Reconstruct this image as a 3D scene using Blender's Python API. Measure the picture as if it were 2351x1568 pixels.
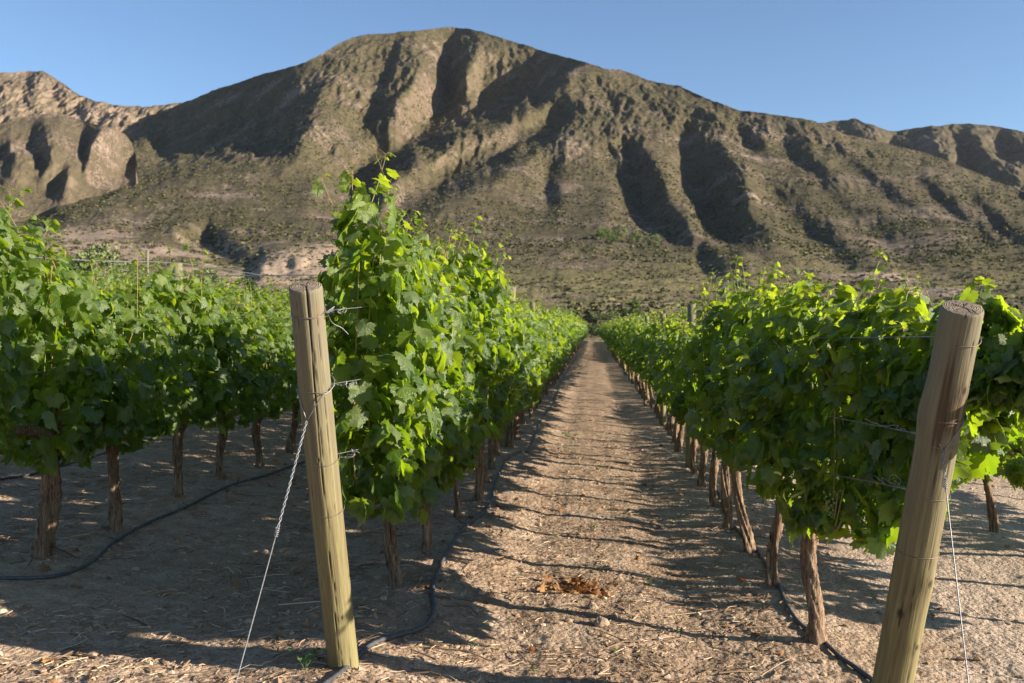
import bpy, math, random
import numpy as np
from mathutils import Vector, Matrix, noise as mnoise

for o in list(bpy.data.objects): bpy.data.objects.remove(o)
C = bpy.context.scene.collection
sc = bpy.context.scene
QUICK = False

# ================================================================ camera, sky, sun, exposure
cam_d = bpy.data.cameras.new('camera'); cam = bpy.data.objects.new('camera', cam_d); C.objects.link(cam)
cam.location = (0, 0, 1.6)
cam.rotation_euler = (math.radians(90 - 0.727), 0, math.radians(4.664))
cam_d.sensor_width = 36; cam_d.lens = 35.0
cam_d.clip_start = 0.1; cam_d.clip_end = 9000
cam_d.dof.use_dof = True; cam_d.dof.focus_distance = 4.4; cam_d.dof.aperture_fstop = 5.6
sc.camera = cam

SUN_ELEV = math.radians(17.0)
SUN_AZ = math.atan2(1.0, -0.18)          # clockwise from +Y
world = bpy.data.worlds.new('World'); sc.world = world; world.use_nodes = True
wn = world.node_tree.nodes; wl = world.node_tree.links
for n in list(wn): wn.remove(n)
sky = wn.new('ShaderNodeTexSky'); sky.sky_type = 'NISHITA'; sky.sun_disc = False
sky.sun_elevation = SUN_ELEV; sky.sun_rotation = SUN_AZ
sky.altitude = 1500; sky.air_density = 1.0; sky.dust_density = 0.5; sky.ozone_density = 3.0
bgn = wn.new('ShaderNodeBackground'); bgn.inputs['Strength'].default_value = 0.074
wo = wn.new('ShaderNodeOutputWorld')
wl.new(sky.outputs[0], bgn.inputs['Color']); wl.new(bgn.outputs[0], wo.inputs['Surface'])
sun_d = bpy.data.lights.new('sun', 'SUN'); sun_d.energy = 5.0; sun_d.angle = math.radians(0.53)
sun_d.color = (1.0, 0.875, 0.72)
sun = bpy.data.objects.new('sun', sun_d); C.objects.link(sun)
sdir = Vector((math.sin(SUN_AZ) * math.cos(SUN_ELEV), math.cos(SUN_AZ) * math.cos(SUN_ELEV), math.sin(SUN_ELEV)))
sun.rotation_euler = sdir.to_track_quat('Z', 'Y').to_euler()
sc.view_settings.view_transform = 'Standard'; sc.view_settings.look = 'None'
sc.view_settings.exposure = 1.38; sc.view_settings.gamma = 1.0
sc.render.film_transparent = False
sc.cycles.max_bounces = 8; sc.cycles.transmission_bounces = 4; sc.cycles.diffuse_bounces = 2; sc.cycles.volume_bounces = 0
sc.cycles.caustics_reflective = False; sc.cycles.caustics_refractive = False
# ---------------------------------------------------------------- camera model shared by layout helpers
PITCH = math.radians(0.727); YAW = math.radians(4.664); FPX = 2286.0
CAM_H = 1.6
TILT = .065                                  # the field falls away to the right
_cf = np.array([-math.sin(YAW) * math.cos(PITCH), math.cos(YAW) * math.cos(PITCH), -math.sin(PITCH)])
_cr = np.array([math.cos(YAW), math.sin(YAW), 0.0])
_cu = np.cross(_cr, _cf)
SUN_EL = math.radians(17.0)
SUN_H = np.array([1.0, -0.18]) / math.hypot(1.0, 0.18)

def survey(px, py, r):
    """bearing and elevation read off the photograph (2351 px wide) -> the world point r metres away on the map"""
    d = _cf * FPX + _cr * (px - 1175.5) - _cu * (py - 784.0)
    k = r / math.hypot(d[0], d[1])
    return np.array([d[0] * k, d[1] * k, CAM_H + d[2] * k])

def on_ground(px, py):
    d = _cf * FPX + _cr * (px - 1175.5) - _cu * (py - 784.0)
    k = CAM_H / (-d[2] - TILT * d[0])
    return d[0] * k, d[1] * k

def sight(px, py, y):
    """the point on that bearing at distance y along the rows"""
    d = _cf * FPX + _cr * (px - 1175.5) - _cu * (py - 784.0)
    k = y / d[1]
    return np.array([d[0] * k, y, CAM_H + d[2] * k])

# ---------------------------------------------------------------- noise
def _hash(ix, iy, seed):
    h = (ix.astype(np.int64) * 374761393 + iy.astype(np.int64) * 668265263 + seed * 1442695041) & 0xFFFFFFFF
    h = ((h ^ (h >> 13)) * 1274126177) & 0xFFFFFFFF
    h = (h ^ (h >> 16)) & 0xFFFFFFFF
    return h / 4294967295.0

def gnoise(x, y, seed=0):
    ix = np.floor(x); iy = np.floor(y); fx = x - ix; fy = y - iy
    ux = fx * fx * fx * (fx * (fx * 6 - 15) + 10); uy = fy * fy * fy * (fy * (fy * 6 - 15) + 10)
    out = 0
    for dx in (0, 1):
        for dy in (0, 1):
            a = _hash(ix + dx, iy + dy, seed) * 2 * np.pi
            g = np.cos(a) * (fx - dx) + np.sin(a) * (fy - dy)
            out = out + g * (ux if dx else 1 - ux) * (uy if dy else 1 - uy)
    return out * 1.5

def fbm(x, y, seed=0, octv=4, gain=0.5, lac=2.03):
    a = 1.0; s = 0; n = 0
    for i in range(octv):
        s = s + a * gnoise(x, y, seed + i * 17); n += a; a *= gain
        x = x * lac + 13.7; y = y * lac - 7.3
    return s / n

def ridged(x, y, seed=0, octv=4, gain=0.5):
    a = 1.0; s = 0; n = 0
    for i in range(octv):
        s = s + a * (1 - 2 * np.abs(gnoise(x, y, seed + i * 31))); n += a; a *= gain
        x = x * 2.07 + 5.1; y = y * 2.07 + 9.2
    return s / n

def sstep(a, b, x):
    t = np.clip((x - a) / (b - a), 0, 1); return t * t * (3 - 2 * t)

# ---------------------------------------------------------------- mountain
# distance of the slope by elevation, then spur crests (nearer, negative) and gullies (farther, positive), in metres
R0_PY = [-80, 60, 160, 260, 360, 460, 560, 640, 700, 719, 736, 751, 769, 784]
R0_R = [2350, 2000, 1780, 1550, 1300, 1050, 750, 520, 300, 230, 200, 180, 160, 140]
SKY_MAIN = [(-200,420),(60,370),(150,335),(268,289),(340,268),(416,239),(500,205),(600,171),(640,162),(700,145),(740,124),(780,99),(810,88),(830,82),(860,79),(900,77),(930,72),(970,70),(1010,66),(1040,62),(1075,67),(1110,74),(1150,88),(1200,103),(1260,120),(1330,140),(1390,158),(1420,160),(1470,178),(1520,192),(1555,197),(1580,208),(1620,225),(1690,252),(1740,259),(1780,265),(1830,273),(1870,280),(1890,290),(1937,308),(2068,338),(2134,353),(2200,380),(2351,440),(2560,500)]
LINES_MAIN = [
 [(1330,268,-70),(1327,302,-100),(1270,335,-100),(1207,368,-100),(1137,404,-100),(1067,442,-90),(1008,480,-80),(930,530,-40)],
 [(1295,268,30),(1240,298,50),(1185,332,55),(1125,360,55),(1065,384,55),(996,428,50),(918,472,40),(870,525,25)],
 [(1400,160,-70),(1345,160,-90),(1318,190,-95),(1278,218,-100),(1200,258,-100),(1114,300,-100),(1016,340,-95),(918,400,-90),(880,450,-70),(868,490,-50),(860,520,-30)],
 [(1045,100,90),(1010,170,170),(1020,215,210),(1000,262,220),(965,300,220),(905,345,200),(850,385,180),(805,415,140),(830,460,70)],
 [(1110,126,-40),(1085,160,-50),(1065,200,-30)],
 [(1170,178,60),(1120,215,150)],
 [(1225,213,80),(1150,252,120),(1070,290,130),(980,322,140)],
 [(1243,187,120),(1180,205,170),(1100,235,200)],
 [(945,100,-30),(955,150,-45),(985,190,-70),(993,230,-70)],
 [(935,235,-70),(943,262,-80),(925,305,-70),(895,345,-40)],
 [(905,140,10),(882,200,50),(860,250,60),(845,292,70),(830,325,80)],
 [(800,100,0),(775,170,-30),(760,220,-60),(740,260,-90),(715,300,-115),(697,340,-130),(660,365,-125),(600,376,-105),(515,384,-95),(440,396,-95),(380,408,-95),(290,440,-85),(205,472,-60),(120,480,-30)],
 [(735,400,-75),(715,450,-70),(680,520,-60)],
 [(600,440,-75),(500,500,-55),(400,540,-35)],
 [(650,325,60),(560,345,130),(470,360,190),(400,372,230),(330,405,190),(260,432,120),(190,460,40)],
 [(640,168,90),(500,210,300),(416,244,440),(340,273,580),(268,294,700),(150,338,750),(-100,400,750)],
 [(650,240,90),(560,270,230),(450,310,380),(350,350,460)],
 [(700,180,-10),(640,215,40)],
 [(1450,200,-20),(1458,250,-35),(1467,300,-45),(1490,360,-60),(1527,410,-95),(1543,460,-100),(1582,505,-85),(1620,540,-60),(1680,590,-30)],
 [(1435,330,0),(1460,395,60),(1458,450,80),(1475,492,75),(1520,520,45),(1570,560,20)],
 [(1400,440,-30),(1390,520,-25)],
 [(1288,370,-30),(1292,470,-40)],
 [(1258,390,10),(1255,470,10)],
 [(1605,230,-20),(1625,270,-30),(1660,325,-55),(1698,380,-115),(1708,440,-125),(1727,497,-110),(1778,545,-85),(1836,590,-50),(1900,640,-25)],
 [(1570,300,10),(1573,370,60),(1595,430,100),(1612,480,105),(1640,520,90),(1690,550,50)],
 [(1690,565,-55),(1708,620,-55),(1720,665,-30)],
 [(1608,570,40),(1628,640,45)],
 [(1690,338,-12),(1760,395,-27),(1818,440,-36),(1903,516,-39),(1990,570,-39),(2050,610,-30),(2085,641,-24)],
 [(1765,440,7),(1820,505,15),(1880,560,17),(1950,610,10)],
 [(1838,404,-24),(1953,460,-33),(2035,483,-36),(2134,526,-36),(2230,575,-24),(2351,620,-12)],
 [(1903,470,7),(1990,530,15),(2052,592,15),(2090,630,10)],
 [(1729,286,-25),(1742,320,-30),(1760,345,-10)],
 [(1683,305,12),(1720,340,24),(1765,360,24)],
 [(1805,305,-16),(1864,342,-33),(1894,371,-38),(1936,421,-33)],
 [(1785,325,18),(1835,375,27),(1885,415,18)],
 [(1870,290,20),(1950,340,-16),(2000,385,-33),(2067,440,-38),(2134,495,-35),(2200,535,-27),(2290,590,-16)],
 [(1890,325,17),(1955,382,17),(2010,430,17),(2080,478,15),(2150,528,10)],
 [(1937,312,130),(2068,342,170),(2134,357,190),(2200,384,210),(2351,444,240)],
 [(2060,370,30),(2130,400,-24),(2180,440,-36),(2233,490,-36),(2300,550,-30),(2380,600,-24)],
 [(2100,400,21),(2150,450,21),(2200,500,21),(2270,560,14)],
 [(2200,400,100),(2260,450,-20),(2310,500,-50),(2380,560,-50)],
 [(2220,440,42),(2270,500,24),(2330,560,14)],
 [(-60,560,0),(200,560,0),(400,600,0),(700,620,0),(1000,610,0),(1300,600,-20),(1500,640,-10),(1800,680,0),(2100,690,0),(2400,690,0)],
 [(400,560,40),(470,552,55),(500,575,60),(540,600,50)],[(500,538,-30),(545,556,-40)],[(590,630,-60),(620,600,-85),(660,584,-90),(720,580,-90),(770,586,-70)],[(570,612,50),(575,640,30)],
]
SKY_H = [(-200,330),(-100,300),(0,285),(45,271),(80,264),(111,261),(140,264),(165,269),(220,286),(250,292),(264,294),(288,309),(303,330),(312,356),(317,410),(321,470),(326,520)]
LINES_H = [
 [(111,262,0),(95,330,-40),(60,380,-30)],[(75,300,40),(70,350,40)],
 [(130,320,-30),(118,350,-50),(110,400,-45)],[(85,330,35),(90,380,40)],
 [(235,300,-40),(222,340,-60),(215,390,-50)],[(195,310,35),(195,350,50),(190,400,40)],
 [(160,400,-55),(150,450,-45)],[(135,380,20),(130,440,20)],
 [(30,330,-40),(25,400,-40)],[(5,330,30),(20,370,30)],
 [(300,335,90),(310,365,100),(285,395,110),(200,435,60)],
 [(270,310,-20),(275,350,-30)],
]
SKY_B = [(-200,190),(-60,172),(0,167),(30,166),(59,161),(80,162),(97,163),(110,170),(123,179),(140,190),(158,200),(187,220),(220,232),(264,242),(300,243),(316,241),(328,246),(351,243),(380,241),(416,238),(440,242),(520,250)]
LINES_B = [
 [(97,165,-20),(90,200,-60),(80,240,-50)],[(60,190,30),(50,240,40)],[(20,180,-20),(15,230,-50)],
 [(160,205,-40),(150,240,-60)],[(130,205,40),(125,245,50)],
 [(215,240,-40),(205,270,-40)],[(185,235,40),(180,265,40)],[(290,250,-30),(280,275,-30)],[(260,255,30),(250,280,30)],
]
SKY_R = [(1780,330),(1830,296),(1860,285),(1895,282),(1920,276),(1945,277),(1953,273),(1962,272),(1975,278),(2000,286),(2030,296),(2052,303),(2075,300),(2100,295),(2140,289),(2160,291),(2175,287),(2220,284),(2260,287),(2290,291),(2351,302),(2450,325),(2560,345)]
LINES_R = [
 [(1957,275,-30),(1990,300,-70),(2030,330,-60)],[(1925,285,30),(1940,310,60)],
 [(2052,305,90),(2045,330,110)],
 [(2140,292,-40),(2150,330,-90),(2185,375,-110)],[(2100,310,60),(2100,345,90)],
 [(2225,288,-30),(2245,330,-90),(2290,380,-120),(2351,430,-140)],[(2200,315,60),(2215,350,80),(2240,400,60)],
 [(2330,310,-60),(2370,350,-100)],[(2290,320,50),(2320,360,60)],
]

def solve_delta(lines, px, py, kappa):
    """relax the crest and gully offsets over the slope (screened Laplace, coarse to fine)"""
    nx, ny = len(px), len(py)
    val = np.zeros((ny, nx)); cnt = np.zeros((ny, nx))
    for L in lines:
        for a, b in zip(L[:-1], L[1:]):
            n = int(max(abs(b[0] - a[0]), abs(b[1] - a[1])) / 2) + 2
            for t in np.linspace(0, 1, n):
                X = a[0] + (b[0] - a[0]) * t; Y = a[1] + (b[1] - a[1]) * t; A = a[2] + (b[2] - a[2]) * t
                i = int(round((X - px[0]) / (px[1] - px[0]))); j = int(round((Y - py[0]) / (py[1] - py[0])))
                if 0 <= i < nx and 0 <= j < ny: val[j, i] += A; cnt[j, i] += 1
    m = cnt > 0; fix = np.where(m, val / np.maximum(cnt, 1), 0)
    D = np.zeros((ny, nx)); k2 = (kappa * (px[1] - px[0])) ** 2
    for lev in (8, 4, 2, 1):
        ys, xs = ny // lev + 1, nx // lev + 1
        # coarse constraints
        cf = np.zeros((ys, xs)); cc = np.zeros((ys, xs))
        jj, ii = np.nonzero(m); np.add.at(cf, (jj // lev, ii // lev), fix[jj, ii]); np.add.at(cc, (jj // lev, ii // lev), 1)
        cm = cc > 0; cv = np.where(cm, cf / np.maximum(cc, 1), 0)
        if lev == 8: d = np.zeros((ys, xs))
        else:
            yi = np.minimum(np.arange(ys) // 2, d.shape[0] - 1); xi = np.minimum(np.arange(xs) // 2, d.shape[1] - 1)
            d = d[yi][:, xi]
        kk = k2 * lev * lev
        for it in range(160 if lev > 1 else 120):
            p = np.pad(d, 1, mode='edge')
            d = (p[:-2, 1:-1] + p[2:, 1:-1] + p[1:-1, :-2] + p[1:-1, 2:]) / (4 + kk)
            d = np.where(cm, cv, d)
    d = d[:ny, :nx]
    for it in range(22):
        p = np.pad(d, 1, mode='edge')
        d = .5 * d + .125 * (p[:-2, 1:-1] + p[2:, 1:-1] + p[1:-1, :-2] + p[1:-1, 2:])
    return d

def bilin(A, fx, fy):
    fx = np.clip(fx, 0, A.shape[1] - 1.001); fy = np.clip(fy, 0, A.shape[0] - 1.001)
    ix = fx.astype(int); iy = fy.astype(int); fx = fx - ix; fy = fy - iy
    return (A[iy, ix] * (1 - fx) + A[iy, ix + 1] * fx) * (1 - fy) + (A[iy + 1, ix] * (1 - fx) + A[iy + 1, ix + 1] * fx) * fy

def slope_patch(sky, lines, r_of_py, py_bot, px0, px1, nu, nv, kappa=.012, amp=1.0, rough=1.0, seed=0, vpow=1.0):
    """grid of world points of one slope, its foot first and its crest last, then a back side falling away"""
    gx = np.arange(px0 - 40, px1 + 40, 4.0); gy = np.arange(20, 800, 4.0)
    D = solve_delta(lines, gx, gy, kappa)
    U = np.linspace(px0, px1, nu)
    top = np.interp(U, [s[0] for s in sky], [s[1] for s in sky])
    top = top - 2.2 * fbm(U / 22, U * 0 + seed, seed + 3, 4)
    V = np.linspace(0, 1, nv) ** vpow
    PX = np.repeat(U[None], nv, 0); PY = py_bot + (top[None] - py_bot) * V[:, None]
    wX = PX + 13 * fbm(PX / 70, PY / 70, 811 + seed, 2) + 9 * fbm(PX / 20, PY / 26, 813 + seed, 3)
    wY = PY + 11 * fbm(PX / 70, PY / 70, 821 + seed, 2) + 6 * fbm(PX / 20, PY / 26, 823 + seed, 3)
    d = bilin(D, (wX - gx[0]) / 4, (wY - gy[0]) / 4) * (amp + .2 * (1 - sstep(1400, 1520, PX)) * (seed == 0))
    R = r_of_py(PX, PY) + d
    stp = (np.arange(nv) * (py_bot - np.min(top)) / nv * .42)[:, None]
    R = np.maximum.accumulate(R - stp, 0) + stp
    for ax, w in ((0, 15 * nv // 640), (0, 9 * nv // 640), (1, 2)):      # ease the steps into slopes
        if w:
            pd = [(0, 0), (0, 0)]; pd[ax] = (w + 1, w); Q = np.cumsum(np.pad(R, pd, mode='edge'), ax); m = 2 * w + 1
            R = (Q[m:] - Q[:-m]) / m if ax == 0 else (Q[:, m:] - Q[:, :-m]) / m
    dx = _cf[0] * FPX + _cr[0] * (PX - 1175.5) - _cu[0] * (PY - 784)
    dy = _cf[1] * FPX + _cr[1] * (PX - 1175.5) - _cu[1] * (PY - 784)
    dz = _cf[2] * FPX + _cr[2] * (PX - 1175.5) - _cu[2] * (PY - 784)
    h = np.hypot(dx, dy); k = R / h
    P = np.stack([dx * k, dy * k, CAM_H + dz * k], -1)
    # natural roughness: gullies and outcrops, moved along a steady outward direction
    ox = -P[..., 0] / R; oy = -P[..., 1] / R
    x, y, z = P[..., 0], P[..., 1], P[..., 2]
    lat = np.arctan2(x, y) * (900 + .3 * R)                                     # across the view
    a = sstep(420, 900, R); rocky = sstep(-.2, .3, fbm(x / 230 + z / 200, y / 230, 77 + seed, 3) + (z - 190) / 700)
    wob = 30 * fbm(x / 120, z / 120, 7 + seed, 3)
    g = (ridged((lat + wob) / 95, z / 280, 21 + seed, 3) - .35) * (5 + 9 * rocky)
    g = g + (ridged((lat + wob * .6) / 34, z / 90 + R / 500, 41 + seed, 3) - .35) * (2.4 + 5.8 * rocky)
    g = g + (ridged(lat / 12, z / 24, 57 + seed, 2) - .3) * (1.1 + 3.0 * rocky)
    g = g + a * 6 * fbm(lat / 60, z / 70, 133 + seed, 4)
    g = g * (.28 + .72 * sstep(110, 300, z + 50 * fbm(x / 150, y / 150, 909, 2)))
    g = g * a * rough * (1 - .75 * V[:, None] ** 14)
    f = sstep(200, 420, R) * (1 - a)
    g2 = fbm(x / 45, y / 45, 61 + seed, 4) * 5 + (ridged(x / 17, y / 17, 91 + seed, 3) - .4) * 1.3
    P[..., 0] += ox * g; P[..., 1] += oy * g; P[..., 2] += g * .45 + g2 * f * .8
    # the far side
    back = []
    for s, dz_ in ((20, 7), (60, 32), (140, 90), (300, 220)):
        b = P[-1].copy(); b[:, 0] -= ox[-1] * s; b[:, 1] -= oy[-1] * s; b[:, 2] -= dz_; back.append(b)
    return np.concatenate([P, np.stack(back)], 0), rocky

def r_main(PX, PY): return np.interp(PY, R0_PY, R0_R)
def r_hill(PX, PY): return np.interp(PY, [250, 330, 400, 440, 480, 520, 600], [1330, 1190, 1100, 1060, 1020, 1000, 1000])
def r_back(PX, PY): return np.interp(PY, [150, 240, 300, 420], [2600, 2300, 2100, 1900])
def r_right(PX, PY): return np.interp(PY, [260, 330, 400, 480], [2900, 2600, 2350, 2100])
# ================================================================ materials
class NT:
    def __init__(s, name):
        s.m = bpy.data.materials.new(name); s.m.use_nodes = True
        s.t = s.m.node_tree; s.t.nodes.clear(); s.out = s.t.nodes.new('ShaderNodeOutputMaterial')
    def n(s, typ, ins=None, **kw):
        nd = s.t.nodes.new(typ)
        for k, v in kw.items(): setattr(nd, k, v)
        for k, v in (ins or {}).items():
            if isinstance(v, tuple) and len(v) == 2 and hasattr(v[0], 'outputs'): s.t.links.new(v[0].outputs[v[1]], nd.inputs[k])
            elif hasattr(v, 'outputs'): s.t.links.new(v.outputs[0], nd.inputs[k])
            else: nd.inputs[k].default_value = v
        return nd
    def noise(s, vec, scale, detail=4, rough=.55, dist=0):
        return s.n('ShaderNodeTexNoise', {'Vector': vec, 'Scale': scale, 'Detail': detail, 'Roughness': rough, 'Distortion': dist})
    def ramp(s, fac, stops):
        r = s.n('ShaderNodeValToRGB', {'Fac': fac}); e = r.color_ramp.elements
        while len(e) < len(stops): e.new(0.5)
        for el, (p, c) in zip(e, stops):
            el.position = p; el.color = (c[0], c[1], c[2], 1) if isinstance(c, tuple) else (c, c, c, 1)
        return r
    def mix(s, fac, a, b, typ='MIX'):
        m = s.t.nodes.new('ShaderNodeMix'); m.data_type = 'RGBA'; m.blend_type = typ
        for i, v in ((0, fac), (6, a), (7, b)):
            if isinstance(v, tuple) and len(v) == 2 and hasattr(v[0], 'outputs'): s.t.links.new(v[0].outputs[v[1]], m.inputs[i])
            elif hasattr(v, 'outputs'): s.t.links.new(v.outputs[2] if v.bl_idname == 'ShaderNodeMix' else v.outputs[0], m.inputs[i])
            elif isinstance(v, (int, float)): m.inputs[i].default_value = v if i == 0 else (v, v, v, 1)
            else: m.inputs[i].default_value = (v[0], v[1], v[2], 1)
        return (m, 2)
    def math(s, op, a, b=0.0, clamp=False):
        m = s.n('ShaderNodeMath', operation=op, use_clamp=clamp)
        for i, v in ((0, a), (1, b)):
            if isinstance(v, tuple): s.t.links.new(v[0].outputs[v[1]], m.inputs[i])
            elif hasattr(v, 'outputs'): s.t.links.new(v.outputs[0], m.inputs[i])
            else: m.inputs[i].default_value = v
        return m
    def bump(s, h, strength, dist, normal=None):
        d = {'Height': h, 'Strength': strength, 'Distance': dist}
        if normal is not None: d['Normal'] = normal
        return s.n('ShaderNodeBump', d)
    def principled(s, color, rough=.8, normal=None, spec=.3, **kw):
        p = s.t.nodes.new('ShaderNodeBsdfPrincipled')
        def put(k, v):
            if isinstance(v, tuple) and len(v) == 2 and hasattr(v[0], 'outputs'): s.t.links.new(v[0].outputs[v[1]], p.inputs[k])
            elif hasattr(v, 'outputs'): s.t.links.new(v.outputs[0], p.inputs[k])
            elif isinstance(v, tuple): p.inputs[k].default_value = (*v, 1)
            else: p.inputs[k].default_value = v
        put('Base Color', color); put('Roughness', rough); put('Specular IOR Level', spec)
        if normal is not None: put('Normal', normal)
        for k, v in kw.items(): put(k, v)
        return p
    def done(s, sh):
        s.t.links.new(sh.outputs[0], s.out.inputs[0]); return s.m

def mat_hill():
    t = NT('hillside'); g = t.n('ShaderNodeNewGeometry'); P = (g, 'Position')
    att = t.n('ShaderNodeAttribute', attribute_name='bare'); rk = t.n('ShaderNodeAttribute', attribute_name='rock')
    big = t.noise(P, .008, 4, .6); mid = t.noise(P, .05, 5, .65)
    soil = t.mix(t.ramp(mid, [(.3, 0.), (.7, 1.)]), (.20, .15, .108), (.30, .235, .18))
    rockc = t.mix(t.ramp(t.noise(P, .12, 5, .7), [(.3, 0.), (.7, 1.)]), (.16, .115, .085), (.34, .25, .185))
    # scrub: many small dark olive clumps over pale soil, thicker on some slopes
    sc1 = t.noise(P, .34, 3, .65); sc2 = t.noise(P, .9, 2, .6)
    cov = t.math('ADD', t.math('MULTIPLY', (t.noise(P, .012, 3, .6), 0), .55), -.25)
    sc0 = t.noise(P, .13, 4, .7)
    s0 = t.ramp(t.math('ADD', (sc0, 0), cov), [(.49, 0.), (.56, 1.)])
    s1 = t.ramp(t.math('ADD', (sc1, 0), cov), [(.47, 0.), (.54, 1.)])
    s2 = t.ramp(t.math('ADD', (sc2, 0), cov), [(.50, 0.), (.60, 1.)])
    cover = t.math('MAXIMUM', s1, s2)
    cover = t.math('MAXIMUM', cover, s0)
    cover = t.math('MULTIPLY', cover, t.math('SUBTRACT', 1.0, t.math('MULTIPLY', (att, 'Fac'), .8)))
    green = t.mix(t.ramp(t.noise(P, .07, 3, .6), [(.3, 0.), (.7, 1.)]), (.054, .048, .026), (.118, .099, .053))
    base = t.mix((rk, 'Fac'), soil, rockc)
    base = t.mix((att, 'Fac'), base, (.45, .335, .25))
    cover = t.math('MULTIPLY', cover, t.math('SUBTRACT', 1.0, t.math('MULTIPLY', (rk, 'Fac'), .45)))
    md = t.n('ShaderNodeAttribute', attribute_name='meadow')
    green = t.mix(t.math('MULTIPLY', (md, 'Fac'), .8), green, t.mix(t.ramp(t.noise(P, .09, 4, .7), [(.35, 0.), (.65, 1.)]), (.15, .13, .06), (.27, .235, .105)))
    col = t.mix((cover, 0), base, green)
    hh = t.math('ADD', t.math('MULTIPLY', (cover, 0), .6), (t.noise(P, .25, 5, .7), 0))
    b = t.bump((hh, 0), .9, 2.6)
    return t.done(t.principled(col, .95, (b, 0), .1))

def mat_soil():
    t = NT('soil'); g = t.n('ShaderNodeNewGeometry'); P = (g, 'Position')
    a = t.noise(P, .9, 4, .6); b = t.noise(P, 7, 5, .65); c = t.noise(P, 45, 4, .7)
    col = t.mix(t.ramp(a, [(.35, 0.), (.68, 1.)]), (.35, .25, .17), (.48, .365, .26))
    col = t.mix(t.ramp(b, [(.40, 0.), (.62, .8)]), col, (.26, .175, .11))
    sx = t.n('ShaderNodeSeparateXYZ', {'Vector': P}); col = t.mix(t.ramp(t.math('ADD', t.math('MULTIPLY', (sx, 'X'), .35), t.math('MULTIPLY', (a, 0), .6)), [(.85, 0.), (1.0, .75)]), col, (.47, .375, .29))
    hum = t.ramp(t.math('ADD', (t.noise(P, 1.7, 5, .75), 0), t.math('MULTIPLY', t.math('ABSOLUTE', (sx, 'X')), -.10)), [(.44, 0.), (.56, .6)]); col = t.mix(hum, col, (.17, .11, .068))
    sy = t.n('ShaderNodeSeparateXYZ', {'Vector': P}); far_ = t.ramp(t.math('MULTIPLY', (sy, 'Y'), .005), [(.62, 0.), (.72, 1.)])
    col = t.mix(far_, col, t.mix(t.ramp(t.noise(P, .15, 4, .7), [(.4, 0.), (.6, 1.)]), (.10, .09, .045), (.22, .18, .11)))
    crust = t.ramp(t.noise(P, 2.3, 5, .7), [(.60, 0.), (.70, .55)])
    col = t.mix(crust, col, (.50, .42, .34))
    col = t.mix(t.ramp(c, [(.50, 0.), (.75, .7)]), col, (.46, .35, .25))
    col = t.mix(t.ramp(t.noise(P, 90, 2, .6), [(.30, .75), (.46, 0.)]), col, (.12, .082, .055))
    vor = t.n('ShaderNodeTexVoronoi', {'Vector': P, 'Scale': 38.0, 'Randomness': 1.0})
    h = t.math('ADD', t.math('MULTIPLY', (b, 0), .9), t.math('MULTIPLY', (c, 0), .5))
    h = t.math('SUBTRACT', h, t.math('MULTIPLY', (vor, 'Distance'), .35))
    bp = t.bump((h, 0), .9, .035)
    return t.done(t.principled(col, .93, (bp, 0), .15))

def mat_leaf(name='leaf', dry=False):
    t = NT(name); tint = t.n('ShaderNodeAttribute', attribute_name='tint'); g = t.n('ShaderNodeNewGeometry')
    uv = t.n('ShaderNodeAttribute', attribute_name='leafco'); sp = t.n('ShaderNodeSeparateXYZ', {'Vector': (uv, 'Vector')})
    P = (g, 'Position')
    # veins: five lines radiating from the stalk
    au = t.math('ABSOLUTE', (sp, 'X')); vmin = None
    for ang in (0, 48, 104):
        ca, sa = math.cos(math.radians(ang)), math.sin(math.radians(ang))
        cr = t.math('ABSOLUTE', t.math('SUBTRACT', t.math('MULTIPLY', (au, 0), ca), t.math('MULTIPLY', (sp, 'Y'), sa)))
        dt = t.math('ADD', t.math('MULTIPLY', (au, 0), sa), t.math('MULTIPLY', (sp, 'Y'), ca))
        cr = t.math('ADD', cr, t.math('LESS_THAN', dt, 0.0))
        vmin = cr if vmin is None else t.math('MINIMUM', vmin, cr)
    wob = t.noise((uv, 'Vector'), 5.0, 3)
    vein = t.ramp(t.math('ADD', (vmin, 0), t.math('MULTIPLY', t.math('SUBTRACT', (wob, 0), .5), .05)), [(.012, 1.), (.045, 0.)])
    if dry:
        c = t.mix((tint, 'Fac'), (.20, .085, .03), (.42, .24, .10)); tr = (.35, .15, .04)
    else:
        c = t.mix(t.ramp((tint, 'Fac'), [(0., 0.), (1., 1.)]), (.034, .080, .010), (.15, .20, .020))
        c = t.mix(t.ramp(t.noise(P, 30, 3), [(.35, 0.), (.7, .35)]), c, (.06, .12, .028))
        rnd = t.n('ShaderNodeSeparateXYZ', {'Vector': (uv, 'Vector')}); rv = t.math('MULTIPLY', (rnd, 'Z'), .05305)
        c = t.mix(t.ramp(rv, [(.62, 0.), (.82, .85)]), c, (.15, .195, .09))
        c = t.mix(t.ramp(rv, [(.10, .7), (.25, 0.)]), c, (.020, .055, .010))
        c = t.mix(t.math('MULTIPLY', (vein, 0), .55), c, (.17, .22, .06))
        back = t.mix((tint, 'Fac'), (.095, .14, .05), (.19, .24, .07))
        c = t.mix((g, 'Backfacing'), c, back)
        tr = t.mix((tint, 'Fac'), (.24, .42, .008), (.62, .74, .03))
    bp = t.bump((t.noise((uv, 'Vector'), 9.0, 3, .6), 0), .5, .01)
    p = t.principled(c, .32 if not dry else .8, (bp, 0), .45)
    trn = t.n('ShaderNodeBsdfTranslucent'); 
    if isinstance(tr, tuple) and hasattr(tr[0], 'outputs'): t.t.links.new(tr[0].outputs[tr[1]], trn.inputs[0])
    else: trn.inputs[0].default_value = (*tr, 1)
    mx = t.n('ShaderNodeMixShader', {'Fac': .44 if not dry else .25, 1: p, 2: trn})
    return t.done(mx)

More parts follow.
